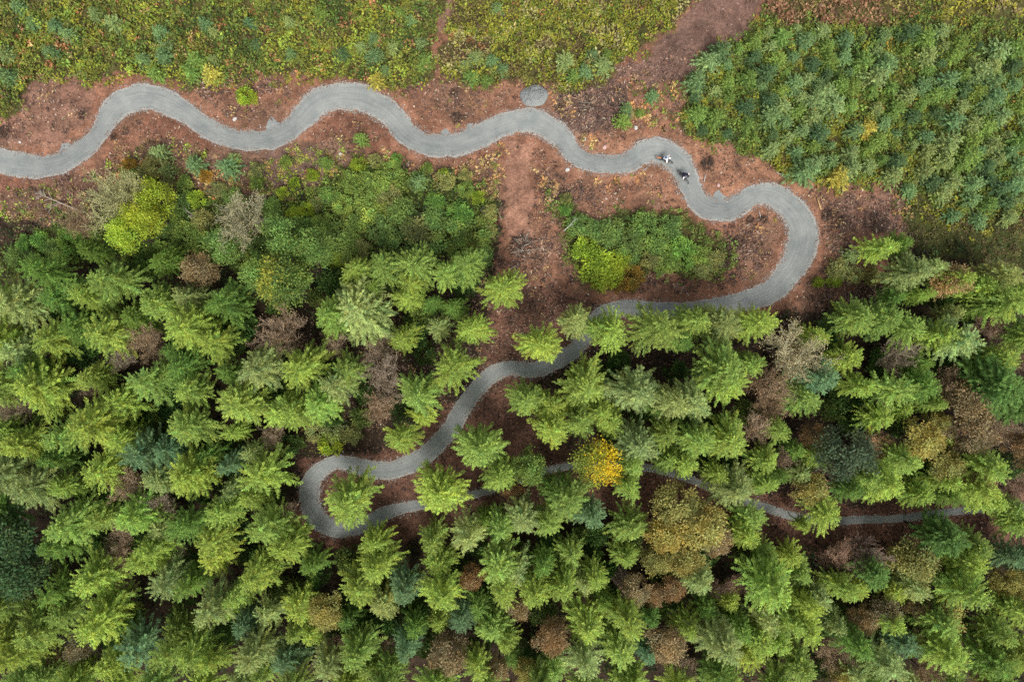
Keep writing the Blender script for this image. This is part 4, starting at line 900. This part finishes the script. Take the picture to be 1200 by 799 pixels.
def branchy(name, u, v, ang, L, r, mat, nside, label, cat_, seed, spread=.5, zz=.08, group=None):
    rg = random.Random(seed); x, y = uv(u, v); z = float(gz(x, y)) + zz
    ca, sa = math.cos(ang), math.sin(ang)
    o = link(name, None, None, (x, y, z))
    main = [(-L / 2 * ca, -L / 2 * sa, 0), (-L * .15 * ca + rg.uniform(-.05, .05), -L * .15 * sa, .04), (L * .2 * ca, L * .2 * sa + rg.uniform(-.05, .05), .05), (L / 2 * ca, L / 2 * sa, .02)]
    link('stem', tubes_mesh('stem', [(main, [r, r * .9, r * .7, r * .35])], mat, 7), o)
    for k in range(nside):
        t = rg.uniform(-.2, .48); s = rg.choice((-1, 1)); a = ang + s * rg.uniform(.35, .9); l = L * spread * rg.uniform(.4, 1) * (.6 - t)
        p0 = (L * t * ca, L * t * sa, .04); p1 = (p0[0] + math.cos(a) * l * .55, p0[1] + math.sin(a) * l * .55, .04 + rg.uniform(0, .12)); p2 = (p0[0] + math.cos(a + s * .2) * l, p0[1] + math.sin(a + s * .2) * l, .04 + rg.uniform(0, .2))
        tw = [([p0, p1, p2], [r * .45, r * .32, r * .12])]
        for q in range(3):
            b = a + rg.uniform(-.8, .8); tw.append(([p1, (p1[0] + math.cos(b) * l * .4, p1[1] + math.sin(b) * l * .4, p1[2] + .05)], [r * .22, r * .08]))
        link('branch', tubes_mesh('branch', tw, mat, 5), o)
    tag(o, label, cat_, group)
branchy('fallen_log', 616, 294, .12, 3.2, .055, M_PALEWOOD, 2, 'long pale stick lying across the foot of the straight dirt track', 'log', 1)
branchy('dead_branch', 667, 266, .75, 1.9, .035, M_STONE, 5, 'bare white branch lying on the dark bush in the clearing', 'branch', 2, .6, 1.4)
branchy('dead_branch', 803, 341, 2.2, 1.2, .04, M_STONE, 7, 'white splayed branch lying just above the tree-lined path', 'branch', 3, .8)
branchy('dead_branch', 826, 208, 1.35, 1.0, .045, M_STONE, 3, 'white forked stick on soil beside the brush heap', 'branch', 4, .5)
branchy('dead_branch', 913, 205, -.6, .9, .045, M_STONE, 3, 'white forked branch at the plantation edge above the last crest', 'branch', 5, .8)
branchy('dead_branch', 890, 251, 1.9, .9, .04, M_STONE, 3, 'white forked stick inside the wide grey bend', 'branch', 6, .5)
branchy('split_log', 959, 239, 1.9, 1.3, .09, M_SPLIT, 1, 'split yellow wood lying beside the wide grey bend', 'log', 7, .3)
branchy('dead_branch', 755, 199, .6, .8, .03, M_STONE, 6, 'small grey twiggy branch below the path near the cyclists', 'branch', 8, .7)
branchy('dead_branch', 532, 42, 2.5, 1.3, .035, M_PALEWOOD, 2, 'pale stick lying at the end of the narrow dirt track', 'branch', 9)
branchy('fallen_log', 968, 348, .5, 2.2, .07, M_ROOT, 3, 'dark rotten log on soil below the wide grey bend', 'log', 10)
branchy('dead_branch', 645, 324, -.9, 1.5, .03, M_PALEWOOD, 2, 'thin pale stick on trampled soil under the lime bush', 'branch', 11)
branchy('fallen_log', 676, 330, .1, 1.8, .04, M_ROOT, 2, 'thin dark log lying below the lime bush', 'log', 12)
branchy('fallen_tree', 72, 238, 2.75, 5.5, .07, M_PALEWOOD, 12, 'bleached fallen tree with fanned twigs below the path start', 'fallen tree', 13, .55, .35)
branchy('fallen_tree', 232, 255, 2.6, 3.0, .05, M_PALEWOOD, 9, 'small pale fallen tree beside the grey bare tree', 'fallen tree', 14, .55, .6)
branchy('dead_branch', 622, 196, 1.5, 1.0, .03, M_SPLIT, 1, 'yellowish stick at the top of the straight dirt track', 'branch', 15)
branchy('dead_branch', 585, 250, 1.9, 1.6, .03, M_PALEWOOD, 4, 'curved pale branch in the brush beside the straight dirt track', 'branch', 16)
def brush(u, v, R, n, mat, label, seed, nm='brush_heap', c2=None):
    rg = random.Random(seed); x, y = uv(u, v); o = link(nm, None, None, (x, y, float(gz(x, y))))
    for part, cnt, m in (('stick_pile', n, mat), ('top_sticks', n // 3, c2 or M_BARK)):
        tb = []
        for k in range(cnt):
            a = rg.uniform(0, 6.283); b = rg.uniform(0, 6.283); rr = R * rg.random() ** .5 * .75; l = R * rg.uniform(.25, .8)
            px, py, pz = rr * math.cos(a), rr * math.sin(a), rg.uniform(0, .35) * (1.1 - rr / R) + (.08 if part == 'top_sticks' else 0)
            dx, dy, dz = math.cos(b) * l / 2, math.sin(b) * l / 2, rg.uniform(-.1, .14)
            tb.append(([(px - dx, py - dy, max(.01, pz - dz)), (px + rg.uniform(-.05, .05), py, pz + .03), (px + dx, py + dy, max(.01, pz + dz))], [.03, .026, .01]))
        link(part, tubes_mesh(part, tb, m, 4), o)
    tag(o, label, 'brush heap', 'brush heaps on the bare soil')
brush(827, 192, .95, 60, M_ROOT, 'dark round heap of brush and roots beside the two cyclists', 1)
brush(388, 0, .1, 3, M_ROOT, 'x', 99) if False else None
brush(655, 128, .7, 40, M_ROOT, 'dark heap of roots between dry ferns and the gravel mound', 2)
brush(535, 138, .85, 45, M_ROOT, 'dark heap of roots above the dip after the second crest', 3)
brush(532, 110, .55, 30, M_ROOT, 'small dark stump heap below the narrow dirt track', 4)
brush(968, 252, .8, 45, M_ROOT, 'dark heap of roots beside the split yellow wood', 5)
brush(1030, 262, 1.2, 70, M_ROOT, 'broad dark heap of brush on the soil pad', 6)
brush(895, 258, .6, 30, M_ROOT, 'dark stump heap inside the wide grey bend', 7)
brush(858, 285, .9, 45, M_ROOT, 'dark heap of brush at the end of the clearing bushes', 8)
brush(4, 155, .8, 40, M_ROOT, 'dark heap of roots at the scraped soil edge', 9)
brush(134, 161, .5, 24, M_ROOT, 'small dark stump beside the path below the first crest', 10)
brush(690, 120, 1.2, 60, M_ROOT, 'broad heap of dug up roots above the path', 11, c2=M_PALEWOOD)
brush(612, 286, 1.5, 80, M_ROOT, 'broad brown brash at the foot of the straight dirt track', 13, c2=M_PALEWOOD)
branchy('fallen_log', 622, 303, -.15, 2.2, .06, M_ROOT, 2, 'dark log lying just below the pale stick at the dirt track', 'log', 17)
branchy('fallen_log', 604, 312, .5, 1.5, .05, M_PALEWOOD, 1, 'short tan log on soil below the brash', 'log', 18)
brush(97, 136, .6, 26, M_ROOT, 'small dark brush heap on the scraped soil by the first bend', 12)

# ------------------------------------------------------------------ cyclists
M_BLACK = plain_mat('black_rubber', (.02, .02, .022), .7, .2, 20)
M_FRAME1 = plain_mat('teal_paint', (.03, .07, .09), .4, .1, 20)
M_FRAME2 = plain_mat('black_paint', (.025, .025, .03), .4, .1, 20)
M_METAL = plain_mat('grey_alloy', (.35, .35, .36), .4, .1, 20, .6)
M_ORANGE = plain_mat('orange_plastic', (.62, .20, .06), .5, .1, 20)
M_SKIN = plain_mat('skin', (.52, .33, .25), .6, .08, 12)
M_WHITE = plain_mat('white_jersey', (.85, .86, .88), .8, .06, 8)
M_NAVY = plain_mat('navy_cloth', (.02, .025, .06), .85, .2, 8)
M_BLUE = plain_mat('blue_cloth', (.05, .16, .33), .8, .15, 8)
M_SHORT = plain_mat('charcoal_shorts', (.035, .035, .04), .85, .2, 8)
M_HELB = plain_mat('navy_helmet', (.02, .05, .12), .45, .1, 15)
M_HELK = plain_mat('dark_helmet', (.025, .025, .05), .45, .1, 15)
def torus_mesh(name, R, r, mat, n=28, k=8, ry=1.0):
    V, F = [], []
    for i in range(n):
        a = 6.2832 * i / n
        for j in range(k):
            b = 6.2832 * j / k
            V.append(((R + r * math.cos(b)) * math.cos(a), r * ry * math.sin(b), (R + r * math.cos(b)) * math.sin(a)))
    for i in range(n):
        for j in range(k):
            F.append((i * k + j, ((i + 1) % n) * k + j, ((i + 1) % n) * k + (j + 1) % k, i * k + (j + 1) % k))
    me = bpy.data.meshes.new(name); me.from_pydata(V, [], F); me.materials.append(mat)
    me.polygons.foreach_set('use_smooth', [True] * len(F)); return me
def bicycle(u, v, du, dv, fm, label, guard):
    x, y = uv(u, v); ang = math.atan2(-dv, du)
    root = link('mountain_bike', None, None, (x, y, float(gz(x, y)) + .055)); root.rotation_euler = (0, 0, ang)
    tag(root, label, 'bicycle', 'mountain bikes on the grey path')
    T = lambda nm, tb, m, sd=8: link(nm, tubes_mesh(nm, tb, m, sd), root)
    bb, st, ht, hb = (-.06, 0, .32), (-.22, 0, .82), (.33, 0, .84), (.40, 0, .68)
    fr = [([bb, st], [.02, .018]), ([st, ht], [.02, .024]), ([bb, hb], [.027, .027]), ([ht, hb], [.026, .026])]
    for s in (-1, 1):
        fr += [([bb, (-.3, s * .055, .33), (-.56, s * .065, .36)], [.016, .014, .012]), ([(-.2, 0, .76), (-.3, s * .05, .68), (-.56, s * .065, .36)], [.014, .012, .012])]
    T('frame', fr, fm)
    fk = [([hb, (.42, 0, .64)], [.022, .022])]
    for s in (-1, 1): fk.append(([(.415, s * .02, .66), (.425, s * .065, .62), (.58, s * .065, .36)], [.02, .022, .018]))
    T('fork', fk, M_METAL)
    for wx in (-.56, .58):
        t = link('wheel', torus_mesh('wheel', .335, .028, M_BLACK), root, (wx, 0, .36))
        link('rim', torus_mesh('rim', .302, .012, M_METAL), t)
        sp = [([(0, -.04, 0), (0, .04, 0)], [.025, .025])]
        for k in range(14):
            a = 6.283 * k / 14; sp.append(([(.02 * math.cos(a), .025 * (-1) ** k, .02 * math.sin(a)), (.3 * math.cos(a), 0, .3 * math.sin(a))], [.003, .003]))
        link('spokes', tubes_mesh('spokes', sp, M_METAL, 4), t)
    T('handlebar', [([(.30, 0, .86), (.34, 0, .97), (.38, 0, 1.0)], [.02, .02, .02]), ([(.36, -.37, 1.03), (.39, -.12, 1.0), (.39, .12, 1.0), (.36, .37, 1.03)], [.015, .015, .015, .015])], M_BLACK)
    for s in (-1, 1): T('grip', [([(.368, s * .27, 1.018), (.36, s * .38, 1.03)], [.02, .02])], M_BLACK)
    T('seat_post', [([st, (-.25, 0, .9)], [.014, .014])], M_METAL)
    bm = bmesh.new(); bmesh.ops.create_uvsphere(bm, u_segments=14, v_segments=8, radius=1)
    for w in bm.verts:
        f = (w.co.x + 1) / 2; w.co = Vector((w.co.x * .14, w.co.y * (.075 - .05 * f), w.co.z * .03))
    me = bpy.data.meshes.new('saddle'); bm.to_mesh(me); bm.free(); me.materials.append(M_BLACK); link('saddle', me, root, (-.25, 0, .92))
    T('crank', [([(-.06, -.07, .32), (.1, -.09, .32)], [.012, .012]), ([(-.06, .07, .32), (-.22, .09, .32)], [.012, .012]), ([(-.06, -.07, .32), (-.06, .07, .32)], [.02, .02])], M_METAL)
    for s, px in ((-1, .1), (1, -.22)): T('pedal', [([(px - .045, s * .14, .32), (px + .045, s * .14, .32)], [.04, .04]), ([(px, s * .09, .32), (px, s * .14, .32)], [.008, .008])], M_BLACK)
    cr = bmesh.new(); me = torus_mesh('chainring', .08, .008, M_METAL); link('chainring', me, root, (-.06, -.05, .32)); cr.free()
    if guard:
        pts = [(-.56 + .41 * math.cos(a), 0, .36 + .41 * math.sin(a)) for a in np.linspace(1.25, 2.5, 9)]
        V, F = [], []
        for p in pts:
            for s in (-.06, -.025, .025, .06): V.append((p[0], s, p[2] - abs(s) * .3))
        for i in range(8):
            for j in range(3): F.append((i * 4 + j, i * 4 + j + 1, i * 4 + j + 5, i * 4 + j + 4))
        me = bpy.data.meshes.new('mudguard'); me.from_pydata(V, [], F); me.materials.append(M_ORANGE); g = link('mudguard', me, root)
        sm = g.modifiers.new('thick', 'SOLIDIFY'); sm.thickness = .006
    return root
def rider(bike, label, jersey, sleeve, helmet, shorts, extra=None, turn=0.0):
    J = dict(pel=(-.24, 0, 1.0), wai=(-.10, 0, 1.13), che=(.06, 0, 1.27), nec=(.17, 0, 1.40), hea=(.23, 0, 1.47))
    sk = [('pel', 'wai', jersey), ('wai', 'che', jersey), ('che', 'nec', jersey), ('nec', 'hea', M_SKIN)]
    rad = dict(pel=(.15, .12), wai=(.175, .135), che=(.195, .155), nec=(.07, .07), hea=(.06, .06))
    for s, n in ((-1, 'r'), (1, 'l')):
        J.update({'sh' + n: (.10, s * .21, 1.345), 'el' + n: (.19, s * .43, 1.17), 'wr' + n: (.325, s * .34, 1.075), 'hd' + n: (.36, s * .325, 1.05),
                  'hp' + n: (-.24, s * .10, .97), 'kn' + n: ((.17, s * .17, .78) if s < 0 else (.06, s * .19, .67)), 'an' + n: ((.03, s * .135, .41) if s < 0 else (-.27, s * .135, .42)), 'to' + n: ((.19, s * .15, .37) if s < 0 else (-.11, s * .15, .37))})
        sk += [('che', 'sh' + n, jersey), ('sh' + n, 'el' + n, sleeve), ('el' + n, 'wr' + n, M_SKIN), ('wr' + n, 'hd' + n, M_BLACK), ('pel', 'hp' + n, shorts), ('hp' + n, 'kn' + n, shorts), ('kn' + n, 'an' + n, M_SKIN), ('an' + n, 'to' + n, M_BLACK)]
        rad.update({'sh' + n: (.098, .098), 'el' + n: (.06, .06), 'wr' + n: (.03, .03), 'hd' + n: (.038, .025), 'hp' + n: (.1, .1), 'kn' + n: (.065, .065), 'an' + n: (.042, .042), 'to' + n: (.045, .035)})
    ks = list(J); me = bpy.data.meshes.new('skel'); me.from_pydata([J[k] for k in ks], [(ks.index(a), ks.index(b)) for a, b, _ in sk], [])
    o = bpy.data.objects.new('skel', me); COL.objects.link(o)
    mod = o.modifiers.new('skin', 'SKIN'); sub = o.modifiers.new('sub', 'SUBSURF'); sub.levels = 2; sub.render_levels = 2
    for i, k in enumerate(ks):
        d = me.skin_vertices[0].data[i]; d.radius = rad[k]; d.use_root = (k == 'pel')
    dg = bpy.context.evaluated_depsgraph_get(); dg.update()
    body = bpy.data.meshes.new_from_object(o.evaluated_get(dg)); body.name = 'person'
    bpy.data.objects.remove(o)
    mats = []
    for _, _, m in sk:
        if m not in mats: mats.append(m)
    if M_SKIN not in mats: mats.append(M_SKIN)
    body.materials.clear()
    for m in mats: body.materials.append(m)
    seg = [(np.array(J[a]), np.array(J[b]), mats.index(m)) for a, b, m in sk]
    for p in body.polygons:
        c = np.array(p.center); bd = 9; bi = 0
        for a, b, mi in seg:
            ab = b - a; t = np.clip(np.dot(c - a, ab) / np.dot(ab, ab), 0, 1); d = np.linalg.norm(c - a - ab * t)
            if d < bd: bd, bi = d, mi
        p.material_index = bi; p.use_smooth = True
    bm = bmesh.new(); bm.from_mesh(body); si = mats.index(M_SKIN); ki = mats.index(M_BLACK)
    def blob(c, rx, ry, rz, mi, seg_=16):
        r = bmesh.ops.create_uvsphere(bm, u_segments=seg_, v_segments=seg_ // 2 + 2, radius=1)
        for w in r['verts']: w.co = Vector((w.co.x * rx + c[0], w.co.y * ry + c[1], w.co.z * rz + c[2]))
        for f in {f for w in r['verts'] for f in w.link_faces}: f.material_index = mi; f.smooth = True
    hx, hz = .275, 1.535
    blob((hx, 0, hz), .098, .078, .118, si); blob((hx + .1, 0, hz - .02), .02, .014, .024, si, 8)
    for s in (-1, 1):
        blob((hx, s * .08, hz - .01), .022, .014, .034, si, 8); blob((hx + .086, s * .032, hz + .012), .012, .012, .009, ki, 8)
    blob((hx + .088, 0, hz - .062), .012, .026, .008, ki, 8)
    V, F = [], []
    for s in (-1, 1):                                                # gloved fingers closed round the grips
        for k, l in enumerate((.9, 1, .95, .78)):
            yy = s * (.295 + .024 * k); L = .034 * l
            tube_faces(V, F, [(.345, yy, 1.06), (.385, yy, 1.066), (.402, yy, 1.04), (.394, yy, 1.04 - L * .9), (.372, yy, 1.03 - L)], [.011, .0105, .0095, .0085, .007], 6)
        tube_faces(V, F, [(.335, s * .285, 1.045), (.345, s * .265, 1.02), (.372, s * .262, 1.0)], [.013, .011, .008], 6)
    vv = [bm.verts.new(p) for p in V]
    for f in F:
        nf = bm.faces.new([vv[i] for i in f]); nf.material_index = ki
    bm.to_mesh(body); bm.free()
    p = link('person', body); p.matrix_world = Matrix.Translation(bike.location) @ Matrix.Rotation(bike.rotation_euler.z, 4, 'Z')
    tag(p, label, 'person', 'cyclists on the grey path')
    hb = bmesh.new(); bmesh.ops.create_uvsphere(hb, u_segments=20, v_segments=12, radius=1)
    for w in list(hb.verts):
        if w.co.z < -.25: hb.verts.remove(w)
    for w in hb.verts: w.co = Vector((w.co.x * .142 + (.02 if w.co.x > .5 and w.co.z < .1 else 0), w.co.y * .11, w.co.z * .125))
    hm = bpy.data.meshes.new('helmet'); hb.to_mesh(hm); hb.free(); hm.materials.append(helmet); hm.polygons.foreach_set('use_smooth', [True] * len(hm.polygons))
    h = link('helmet', hm, p, (hx - .012, 0, hz + .045)); sd = h.modifiers.new('thick', 'SOLIDIFY'); sd.thickness = .02
    if extra:
        eb = bmesh.new(); bmesh.ops.create_cube(eb, size=1)
        for w in eb.verts: w.co = Vector((w.co.x * .27, w.co.y * .20, w.co.z * .10))
        bmesh.ops.bevel(eb, geom=eb.edges[:], offset=.04, segments=3, affect='EDGES')
        em = bpy.data.meshes.new('backpack'); eb.to_mesh(em); eb.free(); em.materials.append(extra)
        e = link('backpack', em, p, (-.05, 0, 1.36)); e.rotation_euler = (0, -.75, 0)
    return p
b1 = bicycle(778, 188.8, 17.5, 5.5, M_FRAME1, 'mountain bike under the rider in white, with an orange rear mudguard', True)
rider(b1, 'person in a white jersey riding behind on a mountain bike', M_WHITE, M_WHITE, M_WHITE, M_NAVY, M_BLUE)
b2 = bicycle(799.3, 208.3, 12.5, 14.5, M_FRAME2, 'black mountain bike under the rider in dark clothes', False)
rider(b2, 'person in dark clothes with pale sleeves riding ahead', M_NAVY, M_WHITE, M_HELK, M_SHORT, None)

# ------------------------------------------------------------------ sky, sun, camera
SUN_EL, SUN_AZ = math.radians(56), math.radians(-76)      # azimuth of the sun in the xy plane: towards the foot of the picture
sd = Vector((math.cos(SUN_EL) * math.cos(SUN_AZ), math.cos(SUN_EL) * math.sin(SUN_AZ), math.sin(SUN_EL)))
L = bpy.data.lights.new('sun', 'SUN'); L.energy = 1.5; L.angle = math.radians(20); L.color = (1.0, .96, .90)
lo = link('sun', L, None, (0, 0, 60)); lo.rotation_euler = (-sd).to_track_quat('-Z', 'Y').to_euler()
W = bpy.data.worlds.new('World'); S.world = W; W.use_nodes = True
ns, ln = W.node_tree.nodes, W.node_tree.links; ns.clear()
sky = ns.new('ShaderNodeTexSky'); sky.sky_type = 'NISHITA'; sky.sun_disc = False
sky.sun_elevation = SUN_EL; sky.sun_rotation = math.atan2(sd.x, sd.y); sky.dust_density = 4.0; sky.air_density = 1.0
hs = ns.new('ShaderNodeHueSaturation'); hs.inputs['Saturation'].default_value = .22      # a clouded, nearly colourless sky
bg = ns.new('ShaderNodeBackground'); bg.inputs['Strength'].default_value = .09
out = ns.new('ShaderNodeOutputWorld')
ln.new(sky.outputs[0], hs.inputs['Color']); ln.new(hs.outputs[0], bg.inputs['Color']); ln.new(bg.outputs[0], out.inputs['Surface'])

cd = bpy.data.cameras.new('camera'); cd.sensor_width = 36; cd.lens = 36 * CAM_H / 105.0; cd.clip_end = 1000
cam = link('camera', cd, None, (0, 0, CAM_H)); cam.rotation_euler = (0, 0, 0); S.camera = cam

S.view_settings.view_transform = 'Standard'; S.view_settings.look = 'None'; S.view_settings.gamma = 1
S.view_settings.exposure = 0.74
S.view_settings.use_curve_mapping = False
S.render.engine = 'CYCLES'
S.cycles.use_denoising = False
S.cycles.max_bounces = 6; S.cycles.diffuse_bounces = 3; S.cycles.transmission_bounces = 2; S.cycles.transparent_max_bounces = 4
S.cycles.sample_clamp_indirect = 4
